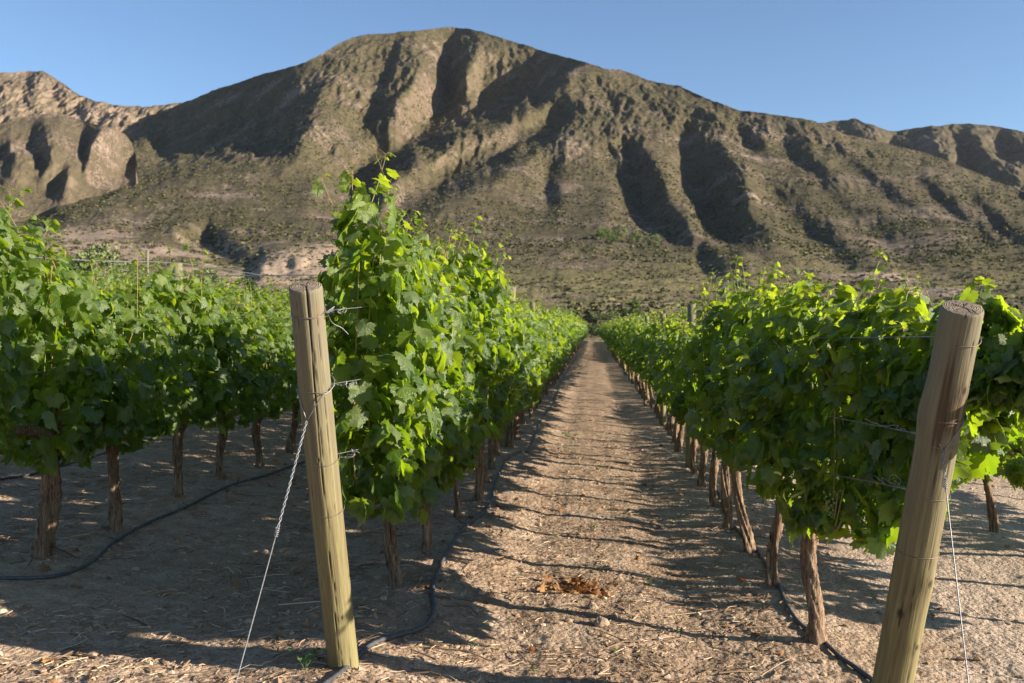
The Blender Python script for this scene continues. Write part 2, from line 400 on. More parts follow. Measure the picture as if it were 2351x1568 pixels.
def mat_bark():
    t = NT('bark'); tc = t.n('ShaderNodeTexCoord'); mp = t.n('ShaderNodeMapping', {'Vector': (tc, 'Object'), 'Scale': (75, 75, 5)})
    a = t.noise((mp, 0), 1.0, 5, .7, .6); big = t.noise((tc, 'Object'), 9, 3)
    col = t.ramp(a, [(.36, (.035, .022, .015)), (.49, (.20, .128, .08)), (.70, (.46, .335, .225))])
    col = t.mix(t.ramp(big, [(.4, 0.), (.7, .5)]), col, (.24, .17, .12))
    bp = t.bump(a, 1.0, .012)
    return t.done(t.principled(col, .9, (bp, 0), .15))

def mat_stem():
    t = NT('green_stem'); n = t.noise((t.n('ShaderNodeTexCoord'), 'Object'), 12, 2)
    return t.done(t.principled(t.mix(t.ramp(n, [(.4, 0.), (.6, 1.)]), (.17, .22, .05), (.26, .16, .07)), .5, None, .4))

def mat_post(stain=False):
    t = NT('stained_post_wood' if stain else 'post_wood'); tc = t.n('ShaderNodeTexCoord'); O = (tc, 'Object')
    mp = t.n('ShaderNodeMapping', {'Vector': O, 'Scale': (42, 42, 1.6)})
    fine = t.n('ShaderNodeMapping', {'Vector': O, 'Scale': (150, 150, 4)})
    a = t.noise((mp, 0), 1.0, 4, .6, .4); f = t.noise((fine, 0), 1.0, 3, .6)
    col = t.ramp(a, [(.30, (.12, .092, .052)), (.52, (.20, .176, .082)), (.72, (.30, .27, .13))])
    col = t.mix(t.ramp(f, [(.38, .55), (.52, 0.)]), col, (.15, .11, .07))
    sp = t.n('ShaderNodeSeparateXYZ', {'Vector': O})
    grey = t.ramp(t.math('MULTIPLY_ADD', (sp, 'Z'), .55), [(.0, 0.), (1., .75)])
    grey = t.math('MULTIPLY', t.math('ADD', (sp, 'Z'), -.9, True), .9)
    col = t.mix((grey, 0), col, t.mix(f, (.10, .087, .058), (.235, .215, .145)))
    green = t.math('MULTIPLY', t.math('SUBTRACT', 1.0, (sp, 'Z'), True), .35)
    col = t.mix((green, 0), col, (.24, .215, .10))
    blot = t.ramp(t.noise((t.n('ShaderNodeMapping', {'Vector': O, 'Scale': (18, 18, 3)}), 0), 1.0, 3), [(.62, 0.), (.74, .6)])
    col = t.mix(blot, col, (.17, .115, .06))
    if stain:
        at = t.n('ShaderNodeAttribute', attribute_name='stain')
        col = t.mix(t.math('MULTIPLY', (at, 'Fac'), 1.0, True), col, (.060, .032, .015))
    cr = t.n('ShaderNodeAttribute', attribute_name='crack')
    col = t.mix((cr, 'Fac'), col, (.02, .014, .01))
    h = t.math('ADD', t.math('MULTIPLY', (f, 0), .6), (a, 0))
    return t.done(t.principled(col, .8, (t.bump((h, 0), .55, .006), 0), .2))

def mat_endgrain():
    t = NT('end_grain'); tc = t.n('ShaderNodeTexCoord'); O = (tc, 'Object')
    wv = t.n('ShaderNodeTexWave', {'Vector': O, 'Scale': 42.0, 'Distortion': 5.0, 'Detail': 3.0, 'Detail Scale': 2.0}, wave_type='RINGS', rings_direction='Z')
    n = t.noise(O, 60, 4, .7)
    col = t.mix(wv, (.21, .17, .125), (.28, .23, .17)); col = t.mix(t.ramp(n, [(.35, .7), (.55, 0.)]), col, (.12, .09, .07))
    cr = t.n('ShaderNodeAttribute', attribute_name='crack'); col = t.mix((cr, 'Fac'), col, (.018, .013, .01))
    h = t.math('ADD', (wv, 1), t.math('MULTIPLY', (n, 0), .8))
    return t.done(t.principled(col, .9, (t.bump((h, 0), .8, .004), 0), .15))

def mat_simple(name, c, rough=.7, spec=.3, metal=0.0, var=.35, scale=40.0, bump=.0):
    t = NT(name); n = t.noise((t.n('ShaderNodeTexCoord'), 'Object'), scale, 4, .65)
    d = tuple(v * (1 - var) for v in c); l = tuple(min(1, v * (1 + var)) for v in c)
    nrm = (t.bump(n, 1.0, bump), 0) if bump else None
    return t.done(t.principled(t.mix(t.ramp(n, [(.35, 0.), (.65, 1.)]), d, l), rough, nrm, spec, Metallic=metal))

def mat_litter(name, stops, rough=.85):
    t = NT(name); at = t.n('ShaderNodeAttribute', attribute_name='tint')
    return t.done(t.principled(t.ramp((at, 'Fac'), stops), rough, None, .2))
# ================================================================ hills
def grid_mesh(name, P, mat, attrs=None, kind='structure'):
    nv, nu = P.shape[:2]
    me = bpy.data.meshes.new(name)
    co = P.reshape(-1, 3).astype(np.float32)
    i = np.arange(nv * nu).reshape(nv, nu)
    q = np.stack([i[:-1, :-1], i[:-1, 1:], i[1:, 1:], i[1:, :-1]], -1).reshape(-1, 4)
    me.vertices.add(len(co)); me.vertices.foreach_set('co', co.ravel())
    me.loops.add(q.size); me.loops.foreach_set('vertex_index', q.ravel().astype(np.int32))
    me.polygons.add(len(q)); me.polygons.foreach_set('loop_start', np.arange(0, q.size, 4, dtype=np.int32))
    me.polygons.foreach_set('use_smooth', np.ones(len(q), bool))
    me.update(calc_edges=True); me.validate()
    for k, v in (attrs or {}).items():
        a = me.attributes.new(k, 'FLOAT', 'POINT'); a.data.foreach_set('value', v.ravel().astype(np.float32))
    me.materials.append(mat)
    o = bpy.data.objects.new(name, me); C.objects.link(o)
    if kind: o['kind'] = kind
    return o

HILL = mat_hill()
def hill_object(name, rock_bias, bare_fn, *a, **k):
    P, rocky = slope_patch(*a, **k)
    n = P.shape[0] - rocky.shape[0]
    rocky = np.concatenate([rocky, np.repeat(rocky[-1:], n, 0)], 0)
    x, y, z = P[..., 0], P[..., 1], P[..., 2]
    e1 = np.gradient(P, axis=0); e2 = np.gradient(P, axis=1)
    N = np.cross(e2, e1); N /= np.linalg.norm(N, axis=-1, keepdims=True) + 1e-9
    steep = 1 - np.abs(N[..., 2])
    rock = np.clip(sstep(.62, .92, steep + .38 * fbm(x / 50, y / 50 + z / 30, 5, 4) + rock_bias) * (.35 + .65 * rocky), 0, 1)
    bare = bare_fn(x, y, z)
    return grid_mesh(name, P, HILL, {'rock': rock, 'bare': bare, 'meadow': 1 - sstep(380, 800, np.hypot(x, y))}), P

def bare_main(x, y, z):
    r = np.hypot(x, y)
    bx = np.degrees(np.arctan2(x, y))
    b = sstep(.12, .38, fbm(x / 34, y / 34, 301, 4) + .15) * sstep(-30, -28, bx) * (1 - sstep(-19, -16, bx)) * sstep(330, 420, r) * (1 - sstep(720, 900, r)) * .8
    b = np.maximum(b, sstep(.28, .5, fbm(x / 60, y / 60, 305, 4)) * (1 - sstep(900, 1300, r)) * .6)
    for px, py, r, rx, ry in ((1425, 722, 235, 9, 14), (1400, 708, 290, 16, 10), (685, 622, 580, 34, 120), (640, 655, 470, 20, 40), (120, 505, 800, 60, 50), (190, 530, 720, 40, 50), (380, 545, 700, 20, 40), (2165, 680, 400, 14, 26), (2030, 640, 520, 16, 20), (2320, 700, 320, 30, 8), (1950, 710, 300, 30, 10)):
        c = survey(px, py, r); d = np.hypot((x - c[0]) / rx, (y - c[1]) / ry) + .5 * fbm(x / 9, y / 9, px, 3)
        b = np.maximum(b, .85 * (1 - sstep(.55, 1.25, d + .35 * fbm(x / 4, y / 4, 66, 3))))
    return b
nu = 1100
_, MP = hill_object('mountain', 0.0, bare_main, SKY_MAIN, LINES_MAIN, r_main, 784, -200, 2560, nu, 640, vpow=1.0)
hill_object('left_hill', .10, lambda x, y, z: x * 0 + .15, SKY_H, LINES_H, r_hill, 520, -200, 326, 300, 200, rough=1.1, seed=200)
hill_object('far_cliffs', .22, lambda x, y, z: x * 0 + .3, SKY_B, LINES_B, r_back, 330, -200, 520, 330, 120, rough=1.6, seed=400)
hill_object('far_hills', 0.0, lambda x, y, z: x * 0, SKY_R, LINES_R, r_right, 470, 1780, 2560, 360, 160, rough=1.2, seed=600)
# ================================================================ ground
ROW_X = {'L1': -1.08, 'R1': 1.175, 'L2': -3.33, 'R2': 3.43, 'L3': -5.6, 'R3': 5.7, 'L4': -7.85, 'R4': 7.95}
def ground_z(x, y):
    x = np.asarray(x, float); y = np.asarray(y, float)
    r = np.hypot(x, y)
    z = fbm(x / 2.2, y / 2.2, 11, 3) * .05 + fbm(x / .45, y / .6, 12, 3) * .018
    near = 1 - sstep(14, 40, r)
    z = z + near * ((ridged(x / .22, y / .16, 13, 3) - .3) * .009 + fbm(x / .06, y / .06, 14, 3) * .010)
    for rx in ROW_X.values():
        z = z + .045 * np.exp(-((x - rx) / .38) ** 2)
    # two shallow wheel ruts in the middle alley
    for wx in (-.42, .55): z = z - .02 * np.exp(-((x - wx) / .16) ** 2)
    z = z - TILT * np.clip(x, -14, 14)
    z = z * (1 - sstep(130, 160, r))
    return z - .8 * sstep(135, 175, r)
def gz(x, y): return float(ground_z(np.array([x]), np.array([y]))[0])

SOIL = mat_soil()
def build_ground():
    az = np.concatenate([np.arange(-180, -45, 5.0), np.arange(-45, 34, .085), np.arange(34, 180.01, 5.0)])
    rr = [.3, .8, 1.4, 2.0]
    while rr[-1] < 14: rr.append(rr[-1] + max(.012, rr[-1] * .0032))
    while rr[-1] < 175: rr.append(rr[-1] * 1.012)
    while rr[-1] < 2400: rr.append(rr[-1] * 1.25)
    rr = np.array(rr); A, R = np.meshgrid(np.radians(az), rr)
    x = R * np.sin(A); y = R * np.cos(A); z = ground_z(x, y)
    P = np.stack([x, y, z], -1)[:, ::-1]
    o = grid_mesh('ground', P, SOIL)
    return o
build_ground()
# ================================================================ mesh helpers
RNG = np.random.default_rng(7)
def tri_mesh(name, V, F, mat, attrs=None, vec=None, smooth=True, mats=None, midx=None):
    V = np.asarray(V, np.float32); F = np.asarray(F, np.int32)
    me = bpy.data.meshes.new(name); k = F.shape[1]
    me.vertices.add(len(V)); me.vertices.foreach_set('co', V.ravel())
    me.loops.add(F.size); me.loops.foreach_set('vertex_index', F.ravel())
    me.polygons.add(len(F)); me.polygons.foreach_set('loop_start', np.arange(0, F.size, k, dtype=np.int32))
    me.polygons.foreach_set('use_smooth', np.full(len(F), smooth))
    me.update(calc_edges=True)
    for n, v in (attrs or {}).items():
        a = me.attributes.new(n, 'FLOAT', 'POINT'); a.data.foreach_set('value', np.asarray(v, np.float32).ravel())
    for n, v in (vec or {}).items():
        a = me.attributes.new(n, 'FLOAT_VECTOR', 'POINT'); a.data.foreach_set('vector', np.asarray(v, np.float32).ravel())
    for m in (mats or [mat]): me.materials.append(m)
    if midx is not None: me.polygons.foreach_set('material_index', np.asarray(midx, np.int32))
    return me

def link(name, me, parent=None, loc=None):
    o = bpy.data.objects.new(name, me); C.objects.link(o)
    if parent is not None: o.parent = parent
    if loc is not None: o.location = loc
    return o
def tag(o, label=None, cat=None, group=None, kind=None):
    if label: o['label'] = label
    if cat: o['category'] = cat
    if group: o['group'] = group
    if kind: o['kind'] = kind
    return o
def thing(name, label, cat, loc, group=None, rz=0.0):
    o = bpy.data.objects.new(name, None); C.objects.link(o); o.location = loc; o.rotation_euler = (0, 0, rz)
    o.empty_display_size = .1
    return tag(o, label, cat, group)

class Soup:
    """collects triangles and quads (as tris) with a tint per vertex"""
    def __init__(s): s.V = []; s.F = []; s.T = []; s.n = 0
    def add(s, V, F, tint=0.5):
        V = np.asarray(V, float); F = np.asarray(F, int)
        if F.shape[1] == 4: F = np.concatenate([F[:, [0, 1, 2]], F[:, [0, 2, 3]]])
        s.V.append(V); s.F.append(F + s.n); s.T.append(np.broadcast_to(tint, len(V)).astype(float)); s.n += len(V)
    def mesh(s, name, mat, smooth=True):
        return tri_mesh(name, np.concatenate(s.V), np.concatenate(s.F), mat, {'tint': np.concatenate(s.T)}, smooth=smooth)

def tube(path, rad, seg=8, cap=True):
    """swept tube; rad scalar, per point, or (points x seg)"""
    P = np.asarray(path, float); n = len(P)
    R = np.asarray(rad, float)
    if R.ndim == 0: R = np.full((n, seg), float(R))
    elif R.ndim == 1: R = np.repeat(R[:, None], seg, 1)
    T = np.gradient(P, axis=0); T /= np.linalg.norm(T, axis=1, keepdims=True) + 1e-12
    a = np.array([1., 0, 0]) if abs(T[0][0]) < .8 else np.array([0, 1., 0])
    U = np.zeros_like(P)
    for i in range(n):
        a = a - T[i] * np.dot(a, T[i]); a /= np.linalg.norm(a) + 1e-12; U[i] = a
    W = np.cross(T, U)
    th = np.arange(seg) * 2 * np.pi / seg
    V = P[:, None] + R[..., None] * (np.cos(th)[None, :, None] * U[:, None] + np.sin(th)[None, :, None] * W[:, None])
    V = V.reshape(-1, 3); i = np.arange(n * seg).reshape(n, seg); j = np.roll(i, -1, 1)
    F = np.stack([i[:-1], j[:-1], j[1:], i[1:]], -1).reshape(-1, 4)
    F = np.concatenate([F[:, [0, 1, 2]], F[:, [0, 2, 3]]])
    if cap:
        V = np.concatenate([V, P[:1], P[-1:]]); c0, c1 = n * seg, n * seg + 1
        F = np.concatenate([F, np.stack([np.full(seg, c0), j[0], i[0]], -1), np.stack([np.full(seg, c1), i[-1], j[-1]], -1)])
    return V, F

def smooth_path(pts, n):
    """Catmull-Rom through the points"""
    P = np.asarray(pts, float); P = np.concatenate([2 * P[:1] - P[1:2], P, 2 * P[-1:] - P[-2:-1]])
    t = np.linspace(0, len(P) - 3 - 1e-9, n); i = t.astype(int); f = (t - i)[:, None]
    a, b, c, d = P[i], P[i + 1], P[i + 2], P[i + 3]
    return .5 * (2 * b + (c - a) * f + (2 * a - 5 * b + 4 * c - d) * f ** 2 + (3 * b - a - 3 * c + d) * f ** 3)

# ================================================================ leaves
def leaf_outline(n, teeth):
    ang = np.array([-180, -165, -140, -105, -82, -66, -50, -34, -24, -12, 0, 12, 24, 34, 50, 66, 82, 105, 140, 165, 180.])
    rho = np.array([.10, .42, .66, .74, .66, .74, .90, .74, .70, .86, 1.0, .86, .70, .74, .90, .74, .66, .74, .66, .42, .10])
    th = np.linspace(-180, 180, n + 1)[:-1]
    r = np.interp(th, ang, rho)
    if teeth: r = r * (1 + np.where(np.arange(n) % 2 == 0, .08, -.08))
    t = np.radians(th); return np.sin(t) * r, np.cos(t) * r
def leaf_template(lod):
    if lod == 0:
        n = 36; x, y = leaf_outline(n, True)
        V = np.concatenate([[[0, 0]], np.stack([x * .55, y * .55], 1), np.stack([x, y], 1)])
        i = np.arange(n); j = (i + 1) % n; keep = i != n - 1 if False else np.ones(n, bool)
        F = [np.stack([i * 0, 1 + i, 1 + j], 1), np.stack([1 + i, 1 + n + i, 1 + n + j], 1), np.stack([1 + i, 1 + n + j, 1 + j], 1)]
        return V, np.concatenate(F)
    if lod == 1:
        ang = np.radians([-170, -140, -105, -80, -50, -25, 0, 25, 50, 80, 105, 140, 170]); r = np.array([.35, .66, .76, .62, .92, .68, 1.02, .68, .92, .62, .76, .66, .35])
        V = np.concatenate([[[0, 0]], np.stack([np.sin(ang) * r, np.cos(ang) * r], 1)]); i = np.arange(1, len(V) - 1)
        return V, np.stack([i * 0, i, i + 1], 1)
    V = np.array([[0, -.1], [-.7, -.45], [-.85, .35], [0, 1.0], [.85, .35], [.7, -.45]])
    return V, np.array([[0, 1, 2], [0, 2, 3], [0, 3, 4], [0, 4, 5]])
LT = {l: (leaf_template(l)[0], leaf_template(l)[1][:, ::-1]) for l in (0, 1, 2)}

def leaves(lod, pos, nrm, tip, size, rng, tint, curl=1.35):
    V2, F = LT[lod]; N = len(pos); K = len(V2)
    u, v = V2[:, 0], V2[:, 1]; rr = np.hypot(u, v)
    nrm = nrm / (np.linalg.norm(nrm, axis=1, keepdims=True) + 1e-9)
    tip = tip - nrm * np.sum(tip * nrm, 1, keepdims=True); tip /= np.linalg.norm(tip, axis=1, keepdims=True) + 1e-9
    side = np.cross(tip, nrm)
    fold = rng.uniform(-.05, .55, (N, 1)) * curl; droop = rng.uniform(-.15, .5, (N, 1)) * curl
    ruf = rng.uniform(.02, .11, (N, 1)) * curl; ph = rng.uniform(0, 6.28, (N, 1)); tw = rng.uniform(-.35, .35, (N, 1)) * curl
    asp = rng.uniform(.85, 1.12, (N, 1))
    uu = u[None] * asp; vv = v[None] + 0 * uu
    th = np.arctan2(u, v)[None]
    w = -fold * np.abs(uu) * .8 - droop * (rr[None] ** 2) * .5 + ruf * np.sin(th * 5 + ph) * rr[None] ** 2 + tw * uu * vv
    s = size[:, None]
    P = pos[:, None] + side[:, None] * (uu * s)[..., None] + tip[:, None] * (vv * s)[..., None] + nrm[:, None] * (w * s)[..., None]
    FF = (F[None] + (np.arange(N) * K)[:, None, None]).reshape(-1, 3)
    co = np.stack([np.broadcast_to(u, (N, K)), np.broadcast_to(v, (N, K)), np.broadcast_to(ph, (N, K)) * 3], -1)
    return P.reshape(-1, 3), FF, np.repeat(tint, K), co.reshape(-1, 3)

LEAF = mat_leaf(); DRY = mat_leaf('dry_leaf', True); BARK = mat_bark(); STEM = mat_stem()
GRAPE = mat_simple('grape_skin', (.16, .26, .05), .35, .5, var=.25, scale=60)
_ig = None
def unit_ball(sub=1):
    import bmesh
    bm = bmesh.new(); bmesh.ops.create_icosphere(bm, subdivisions=sub, radius=1)
    V = np.array([v.co[:] for v in bm.verts]); F = np.array([[v.index for v in f.verts] for f in bm.faces]); bm.free()
    return V, F
BALL1 = unit_ball(1); BALL2 = unit_ball(2); BALL3 = unit_ball(3)

def make_foliage(rng, lod, ylo, yhi, top, bot=.58, half=.33, xc=0.0, dens=1.0, size=.072, shoots=6, xc_fn=None, top_fn=None, bot_fn=None, bslope=0.0, nar=1.0):
    """leaf wall of one vine, local coordinates: row runs along y. returns meshes data (leaf arrays, stem soup)"""
    L = yhi - ylo
    n = int(L * 800 * dens * (.072 / size) ** 2 * (top - bot) / 1.25)
    y = rng.uniform(ylo, yhi, n); t = rng.uniform(0, 1, n) ** .92
    tp = top_fn(y) if top_fn else top + 0 * y
    sd = rng.integers(0, 9999)
    tp = tp + .15 * fbm(y / .25 + sd, y * 0, 3, 2) * 2
    bt = (bot_fn(y) if bot_fn else bot + 0 * y) + .07 * fbm(y / .25 + sd, y * 0 + 5, 4, 2) * 2
    bt = bt + .10 * np.clip(np.abs(y) / .5, 0, 1.2) ** 2
    z = bt + t * (tp - bt)
    prof = np.interp(t, [0, .12, .35, .65, .85, 1.0], [.50, .85, 1.0, .95, .7, .28])
    lump = 1 + .46 * fbm(y / .35 + sd, z / .35, 8, 2) * 2
    hw = half * prof * lump * (1 - .34 * np.clip(np.abs(y) / .5, 0, 1) ** 3)
    hw = hw * np.interp(y, [-1.6, -.7], [nar, 1.0])
    shell = rng.uniform(0, 1, n) < .72
    sgn = np.where(rng.uniform(0, 1, n) < .5, -1., 1.)
    xr = np.where(shell, sgn * (1 - np.abs(rng.normal(0, .16, n))), rng.uniform(-.8, .8, n))
    x = (xc_fn(y) if xc_fn else xc) + xr * hw
    if bslope: low = bt + bslope * np.clip(x - xc - .15, 0, 9); z = low + t * (tp - low)
    out = np.stack([np.sign(xr) * np.abs(xr) ** .5, y * 0, np.interp(t, [0, .6, 1], [.05, .25, .8])], -1)
    nrm = out + rng.normal(0, .66, (n, 3)) + np.array([0, -.02, .18])
    tipd = np.stack([np.sign(xr) * .35, rng.normal(0, .55, n), -np.ones(n)], -1) + rng.normal(0, .35, (n, 3))
    sz = size * rng.uniform(.62, 1.25, n) * np.interp(t, [0, .75, 1], [1, .95, .72])
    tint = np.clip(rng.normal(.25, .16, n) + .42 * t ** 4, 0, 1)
    pos = np.stack([x, y, z], -1)
    stem = Soup(); A = [(pos, nrm, tipd, sz, tint)]
    # shoots standing out of the top
    for k in range(shoots):
        y0 = rng.uniform(ylo + .05, yhi - .05); x0 = (xc_fn(np.array([y0]))[0] if xc_fn else xc) + rng.normal(0, half * .3)
        z0 = (top_fn(np.array([y0]))[0] if top_fn else top) - .18; H = rng.uniform(.20, .42)
        if lod < 2: stem.add(*tube(smooth_path([(0, y0 * .9, .66), (x0 * .4, y0, 1.05), (x0, y0, z0)], 7), np.linspace(.005, .0034, 7), 5), tint=.1)
        A.append(shoot(rng, stem, (x0, y0, z0), (x0 + rng.normal(0, .10), y0 + rng.normal(0, .10), z0 + H), size, lod))
    return A, stem

def shoot(rng, stem, p0, p1, size, lod, nodes=None):
    p0 = np.array(p0); p1 = np.array(p1); L = np.linalg.norm(p1 - p0)
    mid = (p0 + p1) / 2 + rng.normal(0, .03, 3); path = smooth_path([p0, mid, p1, p1 + (p1 - mid) * .15 + rng.normal(0, .02, 3)], 9)
    if lod < 2: stem.add(*tube(path, np.linspace(.0032, .0012, 9), 4 if lod else 5), tint=.5)
    nn = nodes or max(4, int(L / .045)); f = np.linspace(.05, 1.0, nn)
    base = path[np.minimum((f * 8).astype(int), 8)]
    d = rng.normal(0, 1, (nn, 3)); d[:, 2] = np.abs(d[:, 2]) * .3; d /= np.linalg.norm(d, axis=1, keepdims=True)
    sz = size * (1.02 - .78 * f) * rng.uniform(.8, 1.15, nn)
    pos = base + d * (.02 + sz[:, None] * .55)
    nrm = d * .5 + np.array([0, 0, .7]) + rng.normal(0, .35, (nn, 3)); tip = d + np.array([0, 0, -.45]) + rng.normal(0, .25, (nn, 3))
    if lod == 0:
        for a, b in zip(base, pos): stem.add(*tube(smooth_path([a, (a + b) / 2 + (0, 0, .006), b], 4), .0011, 4), tint=.8)
        for q in range(3):                                         # tendrils
            i = rng.integers(nn // 2, nn); e = base[i]; dd = rng.normal(0, 1, 3); dd[2] = abs(dd[2]); dd /= np.linalg.norm(dd)
            s = np.linspace(0, 1, 10)[:, None]; cur = np.concatenate([np.cos(s * 5) * s * .012, np.sin(s * 5) * s * .012, s * 0], 1)
            stem.add(*tube(e + dd * s * rng.uniform(.05, .12) + cur, .0009, 4), tint=.9)
    return pos, nrm, tip, sz, np.clip(.55 + .45 * f + rng.normal(0, .08, nn), 0, 1)

def foliage_mesh(name, A, rng, lod):
    a = [np.concatenate([q[i] for q in A]) for i in range(5)]
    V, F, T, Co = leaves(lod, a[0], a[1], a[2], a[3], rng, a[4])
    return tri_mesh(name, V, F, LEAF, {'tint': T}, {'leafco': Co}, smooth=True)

def make_trunk(rng, h=.62, r=.042, lean=(0, 0), seg=30, n=44, arms=True, bend=.035, twist=1.0):
    s = Soup(); t = np.linspace(0, 1, n)
    ph = rng.uniform(0, 6.28, 4)
    px = lean[0] * t + bend * np.sin(t * 4.2 + ph[0]) * t ** .5 - bend * np.sin(ph[0]) * 0
    py = lean[1] * t + bend * np.sin(t * 3.7 + ph[1]) * t ** .5
    P = np.stack([px, py, t * h - .03 * (1 - t)], -1)
    rad = r * .74 * (1 + .45 * np.exp(-t * 9) + .10 * np.sin(t * 9 + ph[2]) + .35 * sstep(.8, 1, t))
    th = np.arange(seg) * 2 * np.pi / seg
    A = th[None] + t[:, None] * twist * 2.2
    sd = rng.integers(0, 999)
    k = 1 + .30 * fbm(np.cos(A) * 1.7 + sd, np.sin(A) * 1.7 + t[:, None] * 1.3, sd, 3) * 2 + .17 * np.sin(A * 3 + ph[3] + .6 * np.sin(t[:, None] * 7)) + .08 * np.sin(A * 8 + t[:, None] * 5) + .12 * fbm(t[:, None] * 9 + sd, A * 0, sd + 3, 2) * 2
    s.add(*tube(P, rad[:, None] * k, seg), tint=.5)
    if arms:
        for sg in (-1, 1):
            q = P[-1]; pts = [q + (0, 0, -.05), q + (rng.normal(0, .02), sg * .10, .07), q + (rng.normal(0, .03), sg * .28, .12 + rng.normal(0, .02)), q + (rng.normal(0, .02), sg * .50, .12)]
            s.add(*tube(smooth_path(pts, 10), np.linspace(r * .8, r * .35, 10), 8), tint=.4)
    return s

def bunch(rng, n=46, L=.15, W=.045):
    s = Soup(); V, F = BALL2
    for i in range(n):
        t = (i + .5) / n; a = i * 2.399; w = W * (1 - t) ** .6 * rng.uniform(.75, 1.05)
        c = np.array([math.cos(a) * w, math.sin(a) * w, -t * L]); r = rng.uniform(.0072, .0092)
        s.add(V * r + c, F, tint=rng.uniform(0, 1))
    s.add(*tube([(0, 0, .05), (.003, 0, .02), (0, 0, -L * .8)], .0018, 5), tint=.2)
    return s

# ---------------------------------------------------------------- prototypes (shared meshes)
def vine_parts(seed, lod, top=2.0, org=None, xshoots=(), **kw):
    rng = np.random.default_rng(seed)
    size = {0: .076, 1: .074, 2: .095}[lod]
    A, stem = make_foliage(rng, lod, kw.pop('ylo', -.56), kw.pop('yhi', .56), top, size=kw.pop('size', size), dens=kw.pop('dens', {0: 1.0, 1: .9, 2: .9}[lod]), shoots=kw.pop('shoots', {0: 7, 1: 9, 2: 5}[lod]), **kw)
    for (a0, b0, a1, b1, yy) in xshoots:
        A.append(shoot(rng, stem, sight(a0, b0, yy) - org, sight(a1, b1, yy) - org, size, lod, 9))
    # a few woody canes inside
    for i in range(5 if lod < 2 else 0):
        y = rng.uniform(-.5, .5); stem.add(*tube(smooth_path([(0, y, .72), (rng.normal(0, .08), y + rng.normal(0, .05), 1.2), (rng.normal(0, .12), y + rng.normal(0, .1), top - .15)], 8), np.linspace(.005, .003, 8), 5), tint=.1)
    return foliage_mesh('foliage', A, rng, lod), (stem.mesh('shoots', STEM) if stem.n else None)

def add_vine(loc, fol, stem, trunk, label, group, rz=0.0, sz=1.0, name='grapevine', extra=None):
    v = thing(name, label, 'grapevine', loc, group, rz)
    v.scale = (1, 1, sz)
    link('trunk', trunk, v); link('foliage', fol, v)
    if stem is not None: link('shoots', stem, v)
    return v

P1 = [vine_parts(100 + i, 1, 1.77, bot=.55) for i in range(6)]
P1L = [vine_parts(150 + i, 1, 1.63, bot=.70, dens=1.2) for i in range(5)]
P1R = [vine_parts(170 + i, 1, 1.04, bot=.52, dens=.8, shoots=1) for i in range(3)]
P2 = [vine_parts(200 + i, 2, 1.88, bot=.62) for i in range(4)]
TR1 = [make_trunk(np.random.default_rng(300 + i), r=.040 + .004 * (i % 3), lean=((i % 3 - 1) * .04, (i % 2) * .06 - .03)).mesh('trunk', BARK) for i in range(6)]
TR2 = [make_trunk(np.random.default_rng(320 + i), r=.042, seg=8, n=8, arms=False).mesh('trunk', BARK) for i in range(3)]

P2R = [vine_parts(230 + i, 2, 1.02, bot=.55, dens=.8, shoots=1) for i in range(3)]
def near_trunk(seed, **k): return make_trunk(np.random.default_rng(seed), **k).mesh('trunk', BARK)
ORD = ['first', 'second', 'third', 'fourth', 'fifth', 'sixth', 'seventh', 'eighth', 'ninth', 'tenth', 'eleventh', 'twelfth']
count = 0
# ---- middle-left row
L1 = [on_ground(905, 1362), on_ground(975, 1280), on_ground(1050, 1208), on_ground(1096, 1166), on_ground(1132, 1085)]
R1 = [on_ground(1866, 1490), on_ground(1781, 1362), on_ground(1722, 1283), on_ground(1671, 1225), on_ground(1605,1128)]
L2 = [on_ground(90, 1285), on_ground(264, 1225), on_ground(404, 1152), on_ground(514, 1118), on_ground(594, 1080), on_ground(668, 1045)]

def hero(row, i, x, y, label, group, seed, trunk_kw, fol_kw, grapes=()):
    g = gz(x, y)
    fol, stem = vine_parts(seed, 0, org=np.array([x, y, g]), **fol_kw)
    v = add_vine((x, y, g), fol, stem, near_trunk(seed + 1, **trunk_kw), label, group)
    if seed == 1011:                                                   # one withered leaf hanging at the right
        p = sight(2257, 985, 4.15) - np.array([x, y, g]); r5 = np.random.default_rng(5)
        V, F, T, Co = leaves(0, p[None], np.array([[.2, -1, .1]]), np.array([[.1, 0, -1.]]), np.array([.036]), r5, np.array([.35]), 2.4)
        link('dry_leaf', tri_mesh('dry_leaf', V, F, DRY, {'tint': T}, {'leafco': Co}), v)
    for (gx_, gy_, gz_, n) in grapes:
        b = link('grape_bunch', bunch(np.random.default_rng(int(gx_ * 1000) % 977 + n), n).mesh('grape_bunch', GRAPE), v, (gx_, gy_, gz_))
    return v
GL = 'grapevines of the row left of the path'; GR = 'grapevines of the row right of the path'
GL2 = 'grapevines of the shaded row on the far left'; GR2 = 'grapevines of the row at the right edge'

